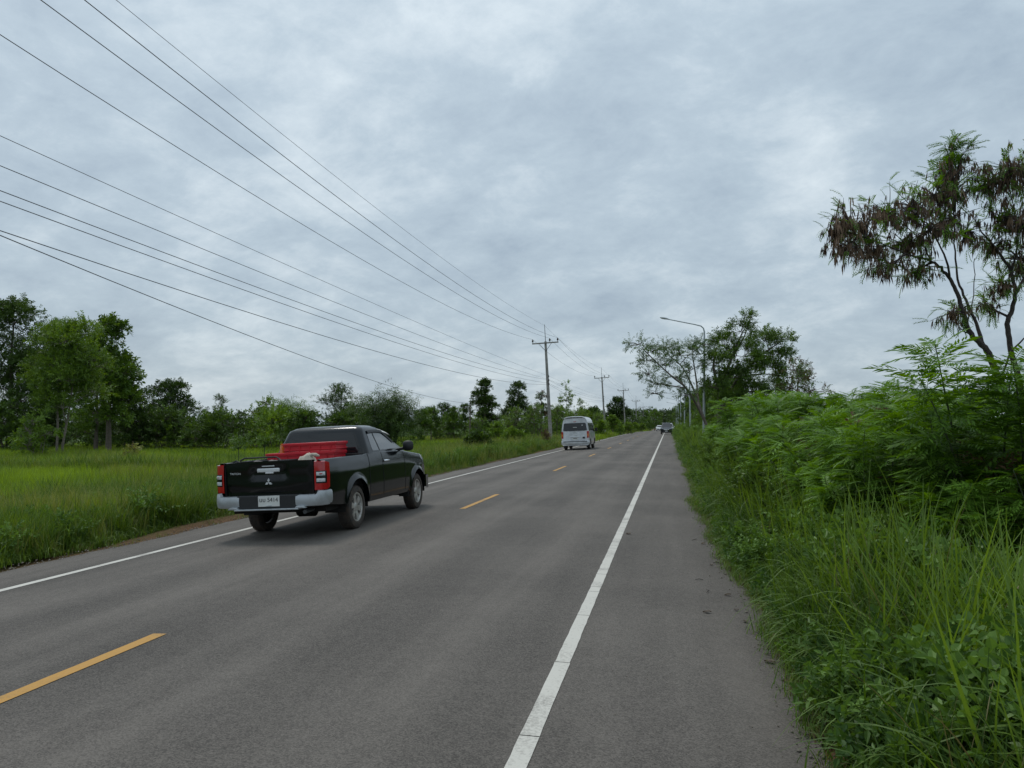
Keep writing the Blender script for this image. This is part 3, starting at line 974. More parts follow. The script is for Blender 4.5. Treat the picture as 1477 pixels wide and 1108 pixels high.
TM = Matrix.Translation(truck.location) @ Matrix.Rotation(TROLL, 4, 'Y')
def on_truck(o, x, y, z, rz=0.0):
    o.matrix_world = TM @ Matrix.Translation((x, y, z)) @ Matrix.Rotation(rz, 4, 'Z')
    return o

# ------------------------------------------------------------------ load in the truck bed
def crate(name, w, d, h, label, ribs):
    root = empty(name, (0, 0, 0), label, 'crate', 'red plastic crates in the truck bed')
    th = .014
    mb = MB()
    mb.box((0, 0, th / 2), (w, d, th))
    mb.build('base', 'red_plastic', root)
    for (cx_, cy_, sx, sy) in ((0, d / 2 - th / 2, w, th), (0, -d / 2 + th / 2, w, th), (w / 2 - th / 2, 0, th, d - 2 * th - .002), (-w / 2 + th / 2, 0, th, d - 2 * th - .002)):
        mb = MB(); mb.box((cx_, cy_, h / 2 + th), (sx, sy, h - th))
        mb.build('side_wall', 'red_plastic', root, bevel=.004)
    for k in range(ribs):
        z = h * (k + .55) / ribs
        mb = MB()
        for s in (-1, 1): mb.box((0, s * (d / 2 + .008), z), (w + .03, .016, .020))
        for s in (-1, 1): mb.box((s * (w / 2 + .008), 0, z), (.016, d - .002, .020))
        mb.build('rib', 'red_plastic', root, bevel=.004)
    mb = MB()
    for s in (-1, 1): mb.box((0, s * (d / 2 + .011), h - .012), (w + .046, .024, .034))
    for s in (-1, 1): mb.box((s * (w / 2 + .011), 0, h - .012), (.024, d - .002, .034))
    mb.build('rim', 'red_plastic', root, bevel=.006)
    for k in range(5):
        x = -w / 2 + w * (k + .5) / 5
        for s in (-1, 1):
            MB().box((x, s * (d / 2 + .009), h * .5), (.016, .014, h * .8)).build('upright_rib', 'red_plastic', root)
    return root
c1 = on_truck(crate('crate', 1.16, .46, .26, 'wide red plastic crate at the bottom of the stack against the cab', 3), -.06, .17, .727)
c2 = on_truck(crate('crate', 1.16, .46, .25, 'red plastic crate in the middle of the stack in the truck bed', 3), -.06, .16, .990)
c3 = on_truck(crate('crate', .88, .44, .145, 'shallow red plastic crate topmost in the truck bed', 2), .10, .17, 1.243, R(1.5))

def sack():
    mb = MB(); rows_ = []
    rg = random.Random(4)
    for i in range(13):
        a = math.pi * i / 12
        row = []
        for k in range(21):
            q = 2 * math.pi * k / 20
            r_ = math.sin(a)
            p = Vector((r_ * math.cos(q), r_ * math.sin(q), -math.cos(a)))
            n_ = noise.noise(p * 2.2 + Vector((4, 1, 2)))
            p = p * (1 + .28 * n_)
            row.append((p.x * .19, p.y * .17, .24 + max(p.z, -.98) * .245))
        rows_.append(row)
    mb.grid(rows_)
    root = empty('sack', (0, 0, 0), 'knotted pale cloth sack poking above the tailgate', 'sack')
    mb.build('body', 'sack', root, smooth=80)
    m2 = MB(); m2.tube([(.05, 0, .45), (.10, .01, .485), (.17, -.01, .475), (.22, .0, .455)], [.05, .022, .03, .012], 8); m2.build('knot', 'sack', root)
    return root
on_truck(sack(), .26, -.50, .728)
def bundle():
    root = empty('tarp_bundle', (0, 0, 0), 'grey-brown rumpled tarpaulin bundle in the corner of the truck bed', 'tarpaulin')
    mb = MB(); rows_ = []
    for i in range(19):
        u = -1 + 2 * i / 18; row = []
        for k in range(15):
            v = -1 + 2 * k / 14
            n_ = noise.noise(Vector((u * 2.4, v * 2.1, .7))) * .09 + noise.noise(Vector((u * 6, v * 5, 3.7))) * .03
            hgt = (1 - abs(u) ** 4) * (1 - abs(v) ** 4) * (.40 + n_)
            row.append((u * .36, v * .50, hgt + .002))
        rows_.append(row)
    mb.grid(rows_); mb.build('sheet', 'tarp_grey', root, smooth=80)
    mb = MB(); mb.box((0, 0, .012), (.70, .98, .02)); mb.build('base', 'tarp_grey', root)
    return root
on_truck(bundle(), -.36, -.50, .728)
def rack():
    root = empty('metal_frame', (0, 0, 0), 'black bent-tube metal frame lying over the tarpaulin in the truck bed', 'frame')
    r_ = .013
    mb = MB(); mb.tube([(-.52, -.34, .40), (-.40, -.32, .44), (-.22, -.36, .36)], r_, 6)
    mb.tube([(-.36, -.28, .44), (-.30, -.25, .475), (.20, -.20, .475), (.27, -.22, .44), (.33, -.30, .36)], r_, 6)
    mb.build('top_bar', 'black_plastic', root)
    for x, y in ((-.38, -.27), (-.38, .32), (.30, -.27), (.30, .32)):
        m2 = MB(); m2.tube([(x, y, .0), (x * .98, y, .42)], r_, 6); m2.build('leg', 'black_plastic', root)
    mb = MB(); mb.tube([(-.38, .32, .41), (.30, .32, .41)], r_, 6); mb.tube([(-.36, -.28, .42), (-.38, .32, .41)], r_, 6); mb.tube([(.30, .32, .41), (.30, -.27, .41)], r_, 6)
    mb.build('rail', 'black_plastic', root)
    return root
on_truck(rack(), -.33, -.52, .728)
def cone():
    root = empty('orange_cup', (0, 0, 0), 'small orange container on the red crates by the cab window', 'container')
    prof_ = [(0.0, .034), (.005, .040), (.06, .038), (.10, .034), (.13, .030), (.135, .0)]
    mb = MB(); rows_ = [[(r_ * math.cos(a), r_ * math.sin(a), z) for z, r_ in prof_] for a in np.linspace(0, 2 * math.pi, 17)]
    mb.grid(rows_); mb.build('body', 'lens_orange', root)
    m2 = MB(); m2.tube([(0, 0, .135), (0, 0, .16)], .022, 12); m2.build('cap', 'lens_orange', root)
    return root
on_truck(cone(), -.50, .17, 1.240)

# ------------------------------------------------------------------ minibus
def minibus():
    root = empty('minibus', (0, 0, 0), 'silver high-roof minibus with black rear window driving away', 'van')
    P = 'van_paint'
    # cross-section (x, z) right half from sill to roof centre
    sec = [(.86, .30), (.90, .36), (.925, .50), (.935, .75), (.940, 1.00), (.935, 1.15), (.915, 1.35), (.880, 1.62), (.835, 1.88), (.800, 2.00), (.735, 2.12), (.62, 2.205), (.42, 2.255), (.20, 2.275), (0, 2.28)]
    full = sec + [(-x, z) for x, z in reversed(sec[:-1])]
    stations = [(-1.02, 1.0), (-1.0, 1.0), (-.9, 1.0), (0, 1), (1.2, 1), (2.4, 1), (2.9, .99), (3.3, .985)]
    def yz(y, z):       # rear face leans in towards the top, nose slopes
        if y < -.8: return y + .17 * max(0, (z - 1.0) / 1.28) ** 1.3 + .02 * (z < .5)
        if y > 2.3: return y - (y - 2.3) / 1.0 * 1.05 * max(0, (z - .95) / 1.33)
        return y
    arches = [(0, .335, .40), (2.57, .335, .40)]
    ys = sorted(set(list(np.linspace(-1.02, 3.42, 40)) + [yc - ra * math.cos(math.pi * k / 16) for yc, zc_, ra in arches for k in range(17)]))
    def outline(y):
        k = 1.0 if y < 2.9 else 1 - .10 * ((y - 2.9) / .52) ** 2
        if y < -.9: k *= 1 - .03 * ((-.9 - y) / .12) ** 2
        pts = []
        for x, z in full:
            if z < 1.0:
                zb = .30
                for yc, zc_, ra in arches:
                    d = abs(y - yc)
                    if d < ra: zb = max(zb, zc_ + math.sqrt(ra * ra - d * d))
                z = zb + (z - .30) / .70 * (1.0 - zb)
            pts.append((x * k, yz(y, z), z))
        return pts
    rows_ = [outline(y) for y in ys]
    mb = MB(); mb.grid(rows_)
    mb.add(rows_[0], [tuple(range(len(full)))]); mb.add(rows_[-1], [tuple(range(len(full)))])
    mb.build('body', P, root, smooth=38)
    yr_ = lambda z: yz(-1.02, z)
    hwz = lambda z: float(np.interp(z, [q[1] for q in sec], [q[0] for q in sec]))
    patch(rounded([(-.80, 1.30), (.80, 1.30), (.735, 1.83), (-.735, 1.83)], .09), lambda x, z: (x, yr_(z) - .008, z)).build('rear_window', 'glass_dark', root)
    MB().box((.0, yr_(1.56) - .012, 1.535), (.26, .006, .03)).build('window_sticker', 'plate_white', root)
    MB().box((.50, yr_(1.68) - .012, 1.67), (.10, .006, .05)).build('window_sticker', 'plate_white', root)
    MB().box((0, yr_(1.93) - .015, 1.925), (.20, .03, .03)).build('brake_lamp', 'lens_red', root, bevel=.006)
    mb = MB(); mb.grid([[(x, yr_(2.2) + dy, z - .09 * (abs(x) / .72) ** 3) for dy, z in ((.30, 2.290), (.05, 2.288), (-.13, 2.262), (-.13, 2.245), (.05, 2.262), (.30, 2.255))] for x in np.linspace(-.72, .72, 13)])
    mb.build('roof_spoiler', P, root)
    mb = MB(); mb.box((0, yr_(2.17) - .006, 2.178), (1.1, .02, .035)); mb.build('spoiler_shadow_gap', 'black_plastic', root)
    for s in (1, -1):
        mb = MB(); mb.grid([[(s * x, y, z) for z in (.80, .9, 1.05, 1.18, 1.25)] for x, y in ((.80, -1.035), (.875, -1.03), (.930, -.985), (.948, -.92))])
        t_ = mb.build('tail_lamp', 'lens_red', root)
        mb = MB(); mb.grid([[(s * x, y, z) for z in (.93, 1.02, 1.08)] for x, y in ((.805, -1.042), (.88, -1.037), (.93, -.996))]); mb.build('indicator_lens', 'lens_orange', t_)
        for y0, y1 in ((-.72, .35), (.45, 1.40)):
            so = rounded([(y0, 1.30), (y1, 1.30), (y1, 1.80), (y0, 1.80)], .08)
            patch(so, lambda y, z: (s * (hwz(z) + .006), y, z)).build('side_window', 'glass_dark', root)
        so = rounded([(1.52, 1.24), (2.75, 1.20), (2.18, 1.80), (1.52, 1.80)], .07)
        patch(so, lambda y, z: (s * (hwz(z) + .006), y, z)).build('door_window', 'glass_dark', root)
        for y in (1.46, 2.42, .40):
            mb = MB(); mb.grid([[(s * (hwz(z) + .004), y + d, z) for z in np.linspace(.85, 1.9, 12)] for d in (-.008, .008)]); mb.build('door_seam', 'seam', root)
        mb = MB(); mb.box((s * 1.06, 2.55, 1.32), (.17, .10, .26)); mb.tube([(s * .92, 2.6, 1.2), (s * 1.02, 2.57, 1.22)], .025); mb.build('mirror', 'black_plastic', root, bevel=.03)
        wheel(root, s * .79, 0, .335, .20, s, detail=False); wheel(root, s * .79, 2.57, .335, .20, s, detail=False)
        for yc in (0, 2.57):
            mb = MB(); mb.grid([[(s * .92, yc + .405 * math.cos(a), .335 + .405 * math.sin(a)), (s * .55, yc + .405 * math.cos(a), .335 + .405 * math.sin(a))] for a in np.linspace(0, math.pi, 14)])
            mb.add([(s * .56, yc + .40 * math.cos(a), .335 + .40 * math.sin(a)) for a in np.linspace(0, math.pi, 12)], [tuple(range(12))])
            mb.build('wheel_house', 'under', root)
        MB().box((s * .78, -.42, .27), (.22, .012, .26)).build('mud_flap', 'black_plastic', root)
    mb = MB(); mb.grid([[(x, -1.06 + .10 * (abs(x) / .95) ** 6 + dy, z) for dy, z in ((.10, .36), (0, .38), (-.02, .45), (-.02, .56), (.0, .61), (.08, .63))] for x in np.linspace(-.95, .95, 17)])
    mb.build('bumper', P, root)
    mb = MB(); mb.box((0, -1.078, .575), (1.60, .03, .045)); mb.build('bumper_groove', 'black_plastic', root)
    mb = MB(); mb.box((0, -1.05, .885), (.66, .05, .045)); mb.build('garnish', 'chrome', root, bevel=.01)
    mb = MB(); mb.box((0, -1.04, .765), (.36, .02, .16)); mb.build('number_plate', 'plate_white', root)
    MB().box((0, -1.052, .79), (.26, .006, .05)).build('plate_text', 'tarp_grey', root)
    mb = MB(); mb.prism([(.07 * math.cos(a), 1.02 + .045 * math.sin(a)) for a in np.linspace(0, 6.0, 16)], 'y', -1.045, -1.02); mb.build('emblem', 'chrome', root)
    MB().box((.58, -1.035, .82), (.16, .02, .12)).build('badge', 'black_plastic', root, bevel=.005)
    patch(rounded([(-.78, 1.22), (.78, 1.22), (.70, 1.92), (-.70, 1.92)], .08), lambda x, z: (x * .93, yz(3.42, z) + .01, z)).build('windscreen', 'glass_dark', root)
    for s in (1, -1):
        MB().box((s * .66, 3.40, .82), (.34, .08, .2)).build('headlight', 'lens_clear', root, bevel=.03)
    MB().box((0, 1.1, .34), (1.5, 4.0, .14)).build('chassis', 'under', root)
    return root
van = minibus()
vx, vt = -5.92, 51.0
van.location = (vx, vt, gz(vx, vt)); van.rotation_euler = (0, R(-2.4), R(-.4)); van.scale = (.97, .97, .955)

# ------------------------------------------------------------------ cars far up the road
def car(name, label, paint_, suv, detail=True):
    root = empty(name, (0, 0, 0), label, 'car', 'cars coming the other way')
    H = 1.78 if suv else 1.47; belt = 1.06 if suv else .92
    arches = [(0, .34, .40), (2.7, .34, .40)]
    ztop = lambda y: float(np.interp(y, [-.95, -.6, .2, 2.1, 3.2, 3.55], [belt - .06, belt, belt, belt, belt - .10, belt - .25]))
    zbot = lambda y: .28
    def hw(y, z):
        b = float(np.interp(y, [-.95, -.7, 0, 2.8, 3.3, 3.6], [.78, .87, .90, .90, .88, .80]))
        return b * float(np.interp((z - .28) / (belt - .28), [0, .15, .5, .8, 1], [.94, .98, 1, .99, .95]))
    st, cols, bottom, X = side_panel(list(np.linspace(-.95, 3.58, 34)), zbot, ztop, hw, arches, rows=8, flare=.02)
    for s in (1, -1):
        mb = MB(); mb.grid(cols if s > 0 else mirror_pts(cols)); mb.build('body_side', paint_, root)
        wheel(root, s * .78, 0, .335, .20, s, detail=False); wheel(root, s * .78, 2.7, .335, .20, s, detail=False)
        MB().grid([[(s * x, y, z) for z in (belt - .36, belt - .27, belt - .20)] for x, y in ((.44, 3.64), (.62, 3.60), (.76, 3.50), (.84, 3.3))]).build('headlight', 'lens_clear', root)
        MB().box((s * .98, 2.0, belt + .06), (.16, .10, .14)).build('mirror', paint_, root, bevel=.03)
    mb = MB(); mb.grid([[(hw(y, ztop(y)) * u, y, ztop(y) + .03 * (1 - u * u)) for u in np.linspace(-1, 1, 9)] for y in np.linspace(1.8, 3.58, 9)]); mb.build('bonnet', paint_, root)
    mb = MB(); mb.grid([[(hw(y, ztop(y)) * u, y, ztop(y) + .01) for u in np.linspace(-1, 1, 7)] for y in np.linspace(-.95, .3, 5)]); mb.build('rear_deck', paint_, root)
    mb = MB(); mb.grid([[(u * .80, 3.60 + .08 * (1 - u * u), z) for z in (.24, .4, .55, .7, belt - .24)] for u in np.linspace(-1, 1, 9)]); mb.build('nose', paint_, root)
    mb = MB(); mb.grid([[(u * .78, -.98 - .03 * (1 - u * u), z) for z in (.28, .45, .6, .8, belt - .05)] for u in np.linspace(-1, 1, 9)]); mb.build('tail', paint_, root)
    MB().box((0, 3.69, belt - .33), (.84, .05, .13)).build('grille', 'chrome', root, bevel=.01)
    MB().box((0, 3.69, .42), (1.15, .05, .17)).build('air_intake', 'black_plastic', root, bevel=.01)
    MB().box((0, 3.725, .50), (.34, .012, .13)).build('number_plate', 'plate_white', root)
    yr0, yf0 = (-.85, 2.25) if suv else (-.45, 2.20)
    LV = [(belt - .03, yr0, yf0, .84, .80, .1), (belt + .3 * (H - belt), yr0 + .12, yf0 - .45, .78, .74, .1), (belt + .75 * (H - belt), yr0 + .38, yf0 - 1.0, .67, .64, .12), (H - .05, yr0 + .62, yf0 - 1.22, .60, .58, .13)]
    cab_shell(LV, cap=.05).build('cabin', paint_, root)
    zz = [l[0] for l in LV]
    yfr = lambda z: float(np.interp(z, zz, [l[2] for l in LV])); yre = lambda z: float(np.interp(z, zz, [l[1] for l in LV]))
    wre = lambda z: float(np.interp(z, zz, [l[3] for l in LV]))
    za, zb = belt + .04, H - .14
    patch(rounded([(-.72, za), (.72, za), (.56, zb), (-.56, zb)], .05), lambda x, z: (x, yfr(z) + .008, z)).build('windscreen', 'glass_dark', root)
    patch(rounded([(-.70, za), (.70, za), (.54, zb), (-.54, zb)], .05), lambda x, z: (x, yre(z) - .008, z)).build('rear_window', 'glass_dark', root)
    for s in (1, -1):
        patch(rounded([(yr0 + .35, za), (yf0 - .45, za), (yf0 - 1.05, zb), (yr0 + .62, zb)], .05), lambda y, z: (s * (wre(z) + .006), y, z)).build('side_window', 'glass_dark', root)
    MB().box((0, 1.3, .40), (1.5, 4.2, .2)).build('chassis', 'under', root)
    return root
def oncoming(o, X_, t_):
    o.location = (X_, t_, gz(X_, t_)); o.rotation_euler = (0, 0, math.pi)
oncoming(car('car', 'dark car with pale headlights coming along the near lane', 'car_paint_dark', True), -.32, 124.5)
oncoming(car('car', 'pale car partly hidden behind the dark oncoming car', 'van_paint', True), .10, 152)
oncoming(car('car', 'small white car far up the road beyond the dark car', 'car_paint_white', False), -2.3, 207)
# ================================================================== power poles, wires, street lamps
ARM_H = 9.25
def power_pole(h=9.4):
    root = empty('power_pole')
    mb = MB()
    def ring(z, a): return [(-a, -a, z), (a, -a, z), (a, a, z), (-a, a, z)]
    b = .03
    rows_ = []
    for z, a in ((-.6, .155), (2, .145), (5, .125), (h, .095)):
        rows_.append([(-a + b, -a, z), (a - b, -a, z), (a, -a + b, z), (a, a - b, z), (a - b, a, z), (-a + b, a, z), (-a, a - b, z), (-a, -a + b, z), (-a + b, -a, z)])
    mb.grid(rows_); mb.add(rows_[-1][:8], [tuple(range(8))])
    mb.build('pole', 'concrete', root, smooth=30)
    mb = MB(); mb.box((0, -.16, ARM_H), (2.4, .11, .11)); mb.build('crossarm', 'concrete', root, bevel=.01)
    for s in (-1, 1):
        mb = MB(); mb.tube([(s * .55, -.12, ARM_H - .05), (0, -.11, ARM_H - .75)], .018, 6); mb.build('brace', 'steel_dark', root)
    for x in (-1.14, .42, 1.14):
        mb = MB(); prof_ = [(0, .028), (.10, .028), (.11, .085), (.15, .09), (.17, .06), (.20, .085), (.24, .085), (.26, .05), (.33, .045), (.35, .0)]
        mb.grid([[(x + r_ * math.cos(a), -.16 + r_ * math.sin(a), ARM_H + .055 + z) for z, r_ in prof_] for a in np.linspace(0, 2 * math.pi, 11)])
        mb.build('insulator', 'porcelain', root)
    mb = MB(); mb.tube([(0, .02, h - .6), (0, .02, h + 1.55)], [.035, .022], 6); mb.build('earth_spike', 'steel_dark', root)
    for z in (5.5, 5.85, 6.2):
        mb = MB(); mb.tube([(.13, -.1, z - .06), (.13, -.1, z + .10)], .05, 8); mb.build('spool', 'porcelain', root)
    MB().box((.10, -.10, 5.85), (.03, .06, 1.1)).build('rack', 'steel_dark', root)
    return root
pole0 = power_pole()
PSPEC = [(-10.6, 1.0, 0.0, None), (-10.35, 68.6, -3.0, 'leaning concrete power pole at the verge just beyond the minibus'),
         (-9.9, 123.5, -3.0, 'second concrete power pole beyond the minibus, beside a round bush'),
         (-9.3, 171, -2.5, 'third concrete power pole beyond the minibus, before the dark tree'),
         (-9.5, 236, -.5, 'fourth power pole beyond the minibus with a second low crossarm'),
         (-9.2, 290, 0, 'farthest power pole, small against the distant trees'),
         (-9.0, 345, 0, None)]
poles = []
for i, (x, t, lean, lab) in enumerate(PSPEC):
    p = pole0 if i == 0 else copy_tree(pole0)
    p.location = (x, t, gz(x, t)); p.rotation_euler = (0, R(lean), 0)
    prop(p, lab or ('concrete power pole holding the near ends of the overhead wires' if i == 0 else 'last tiny concrete power pole among the distant trees'), 'pole', 'concrete power poles along the verge')
    poles.append(p)
bpy.context.view_layer.update()
def attach(i, lx, ly, lz):
    return poles[i].matrix_world @ Vector((lx, ly, lz))
def catenary(p, q, sag, n=22):
    return [p.lerp(q, f) - Vector((0, 0, 4 * sag * f * (1 - f))) for f in (k / n for k in range(n + 1))]
def wire(lx, lz, label, sag0=1.0, r0=.011, first=None):
    pts = []
    for i in range(len(poles) - 1):
        a, b = attach(i, lx, -.16, first if (first and i == 0) else lz), attach(i + 1, lx, -.16, lz)
        L = (b - a).length
        sg = sag0 * (L / 68) ** 2
        c = catenary(a, b, sg)
        pts += c if not pts else c[1:]
    mb = MB(); mb.tube([(q.x, q.y, q.z) for q in pts], r0 * .8, 5)
    o = mb.build('power_wire', 'wire', None)
    return prop(o, label, 'wire', 'overhead wires')
wire(-1.14, ARM_H + .40, 'power wire on the outer end of the crossarms, away from the road', 1.2)
wire(.42, ARM_H + .40, 'middle power wire on the crossarms between the two others', 1.2)
wire(1.14, ARM_H + .40, 'power wire on the road-side end of the crossarms', 1.2)
wire(0, ARM_H + 1.6, 'thin earth wire running along the tips of the pole spikes', .8, .0075)
wire(.13, 6.25, 'upper low-voltage wire on the pole rack below the crossarms', .25, .0075, 6.8)
wire(.13, 5.95, 'second low-voltage wire on the pole rack below the crossarms', .4, .009, 6.37)
def cable(z0, z1, sag, label, r0=.010, x1=0.0):
    a = attach(0, .1, -.16, z0); b = attach(1, .1 + x1, -.16, z1)
    pts = catenary(a, b, sag)
    pts += catenary(b, attach(2, .1, -.16, z1), sag * .7)[1:]
    mb = MB(); mb.tube([(q.x, q.y, q.z) for q in pts], r0 * .8, 5)
    prop(mb.build('cable', 'wire', None), label, 'wire', 'overhead wires')
cable(6.04, 5.90, .6, 'communication cable below the low-voltage wires, upper of a close pair')
cable(5.90, 5.60, .62, 'communication cable below the low-voltage wires, lower of a close pair')
cable(5.55, 5.50, .95, 'lowest sagging communication cable strung to the leaning pole', .011)
# service cable dropping to a low post among the trees
sx_, st_ = place(678, 72)
q = empty('service_post', (sx_, st_, gz(sx_, st_)), 'short wooden service post hidden among the field trees', 'post')
MB().tube([(0, 0, -.4), (0, 0, 4.3)], [.08, .06], 8).build('post', 'bark', q)
MB().tube([(0, -.02, 4.2), (0, -.02, 4.36)], .045, 8).build('insulator', 'porcelain', q)
mb = MB(); mb.tube([tuple(c) for c in catenary(attach(0, .1, -.16, 6.15), Vector((sx_, st_, gz(sx_, st_) + 4.28)), .85, 30)], .010, 5)
prop(mb.build('cable', 'wire', None), 'service cable dropping from the pole line into the field trees', 'wire', 'overhead wires')

# street lamps -----------------------------------------------------------
def street_lamp():
    root = empty('street_lamp')
    mb = MB(); mb.tube([(0, 0, -.3), (0, 0, .02), (0, 0, 4), (0, 0, 7.55)], [.085, .085, .075, .055], 10)
    mb.build('post', 'galvanised', root)
    MB().box((0, 0, .05), (.34, .34, .04)).build('base_plate', 'galvanised', root)
    arm = [(0, 0, 7.5), (0, 0, 7.75), (-.06, 0, 7.98), (-.22, 0, 8.13), (-.6, 0, 8.23), (-1.4, 0, 8.40), (-2.35, 0, 8.60)]
    mb = MB(); mb.tube(arm, [.052, .05, .045, .04, .036, .034, .032], 8); mb.build('arm', 'galvanised', root)
    mb = MB(); rows_ = []
    for k in range(9):
        f = k / 8; a = f * math.pi
        w = .11 * math.sin(a) ** .6 if 0 < k < 8 else .02
        rows_.append([(-2.25 - .62 * f, w * math.cos(q_), 8.60 + .125 * f + w * .62 * math.sin(q_)) for q_ in np.linspace(0, 2 * math.pi, 11)])
    mb.grid(rows_); hd = mb.build('lamp_head', 'galvanised', root, smooth=60)
    mb = MB(); rows_ = []
    for k in range(7):
        f = .3 + .6 * k / 6; w = .085 * math.sin((f - .25) / .72 * math.pi) ** .5
        rows_.append([(-2.25 - .62 * f, w * math.cos(q_), 8.60 + .125 * f - .035 + w * .5 * math.sin(q_)) for q_ in np.linspace(math.pi, 2 * math.pi, 7)])
    mb.grid(rows_); mb.build('lamp_glass', 'lamp_glass', hd)
    return root
lamp0 = street_lamp()
labs = ['tall galvanised street lamp rising through the roadside tree, arm over the road', 'second street lamp post, beyond the overhanging tree', 'third street lamp post beyond the overhanging tree',
        'fourth street lamp post beyond the overhanging tree', 'fifth distant street lamp post by the roadside trees', 'sixth distant street lamp post by the roadside trees', 'farthest street lamp whose arm shows over the road']
for i, Zd in enumerate((50, 80, 110, 140, 170, 200, 230)):
    o = lamp0 if i == 0 else copy_tree(lamp0)
    x = 2.22; t = (Zd + x * SY_) / CY_
    o.location = (x, t, gz(x, t))
    o.rotation_euler = (0, R(1.0) if i == 0 else R(random.Random(i).uniform(-.5, .8)), 0)
    prop(o, labs[i], 'street lamp', 'street lamps along the shoulder')

# milestone and guide post ------------------------------------------------
x, t = place(981.5, 104)
ms = empty('milestone', (x, t, gz(x, t)), 'white kilometre stone standing at the edge of the shoulder', 'milestone')
mb = MB(); mb.prism([(-.24, -.1), (.24, -.1), (.24, .72), (.20, .86), (.10, .94), (-.10, .94), (-.20, .86), (-.24, .72)], 'y', -.12, .12); mb.build('stone', 'white_stone', ms, bevel=.02)
for z, w in ((.66, .24), (.50, .16), (.36, .2)):
    MB().box((0, -.124, z), (w, .01, .06)).build('marking', 'black_mark', ms)
x, t = place(987, 108)
gp = empty('guide_post', (x, t, gz(x, t)), 'low black and white banded guide post behind the kilometre stone', 'post')
for k in range(5):
    MB().box((0, 0, .08 + .16 * k), (.16, .16, .158)).build('band', 'white_stone' if k % 2 else 'black_mark', gp, bevel=.01)

# litter ------------------------------------------------------------------
def drop_can():
    root = empty('drink_can', (0, 0, 0), 'crushed silver drink can lying in the grass at the shoulder edge', 'can')
    mb = MB(); rows_ = []
    for k in range(19):
        a = 2 * math.pi * k / 18
        rows_.append([(x_, r_ * math.cos(a), r_ * math.sin(a) * (1 - .32 * math.exp(-((x_ - .005) / .025) ** 2) * (math.sin(a) > 0))) for x_, r_ in ((-.058, .0), (-.058, .024), (-.054, .029), (-.045, .033), (-.02, .033), (0, .032), (.02, .033), (.045, .033), (.054, .029), (.058, .025), (.055, .0))])
    mb.grid(rows_); mb.build('body', 'can_metal', root)
    MB().tube([(-.0605, 0, 0), (-.0585, 0, 0)], .022, 14).build('lid', 'white_stone', root)
    return root
c_ = drop_can(); X_, T_ = place(1216, 4.05); c_.location = (X_, T_, gz(X_, T_) + .033); c_.rotation_euler = (R(30), R(8), R(-60))
def dry_leaf(px, Z, rz, L, label):
    X_, T_ = place(px, Z)
    mb = MB(); rows_ = []
    for i in range(7):
        f = i / 6; w = .33 * math.sin(math.pi * f) ** .8 if 0 < i < 6 else .01
        rows_.append([(L * w * v, L * (f - .5), .006 + .10 * L * (v * v) + .06 * L * math.sin(f * 5)) for v in (-1, -.5, 0, .5, 1)])
    mb.grid(rows_)
    o = mb.build('dry_leaf', 'leaf_brown', None, smooth=80)
    o.location = (X_, T_, gz(X_, T_) + .004); o.rotation_euler = (0, 0, rz)
    prop(o, label, 'leaf', 'dead leaves on the shoulder')
dry_leaf(1172, 4.2, 1.2, .11, 'curled yellow-brown dead leaf beside the drink can')
dry_leaf(1016, 6.9, 1.5, .075, 'dark curled dead leaf alone on the shoulder asphalt')
dry_leaf(1190, 4.4, .3, .08, 'small brown dead leaf in the dirt by the drink can')
dry_leaf(905, 11.6, .7, .10, 'tiny dead leaf lying near the white edge line')
for k, (px_, Z_, rz_, l_) in enumerate([(1150, 4.6, .4, .07), (1128, 5.1, 2.0, .06), (1104, 5.5, 1.1, .08), (1165, 4.9, 2.7, .05), (1070, 6.6, .2, .06), (1046, 7.6, 1.9, .07), (1058, 7.0, 1.0, .05), (1023, 9.2, .6, .06), (1012, 10.8, 2.2, .07)]):
    dry_leaf(px_, Z_, rz_, l_, 'small dry brown leaf among the crumbs at the grass edge')
rg = random.Random(8)
for k in range(6):
    Zq = rg.uniform(7.5, 17); xq = rg.uniform(.28, .55)
    tq = (Zq + xq * SY_) / CY_
    mb = MB(); a = rg.uniform(0, 3.1); l_ = rg.uniform(.07, .16)
    mb.tube([(xq, tq, gz(xq, tq) + .008), (xq + l_ * .5 * math.cos(a), tq + l_ * .5 * math.sin(a), gz(xq, tq) + .016), (xq + l_ * math.cos(a + .3), tq + l_ * math.sin(a + .3), gz(xq, tq) + .009)], [.003, .004, .002], 5)
    prop(mb.build('twig', 'bark_dark', None), 'small dark dead twig on the shoulder by the grass edge', 'twig', 'dead twigs on the shoulder')
# ================================================================== trees and shrubs
def tubes_np(polys, n=5):
    """many tapering tubes joined: polys = list of (pts (m,3), radii (m,))"""
    V = []; F = []; o = 0
    ang = np.linspace(0, 2 * math.pi, n, endpoint=False)
    for pts, rad in polys:
        pts = np.asarray(pts, float); rad = np.asarray(rad, float); m = len(pts)
        d = nrm(np.gradient(pts, axis=0))
        a = np.array([1.0, 0, 0]) if abs(d[0, 0]) < .8 else np.array([0, 1.0, 0])
        u = nrm(a - d * (d @ a)[:, None]); w = np.cross(d, u)
        ring = pts[:, None, :] + (u[:, None, :] * np.cos(ang)[None, :, None] + w[:, None, :] * np.sin(ang)[None, :, None]) * rad[:, None, None]
        V.append(ring.reshape(-1, 3))
        i = np.arange(m - 1)[:, None] * n; k = np.arange(n)[None, :]; k2 = (k + 1) % n
        F.append(np.stack([i + k + o, i + k2 + o, i + n + k2 + o, i + n + k + o], -1).reshape(-1, 4))
        o += m * n
    return np.concatenate(V), np.concatenate(F)
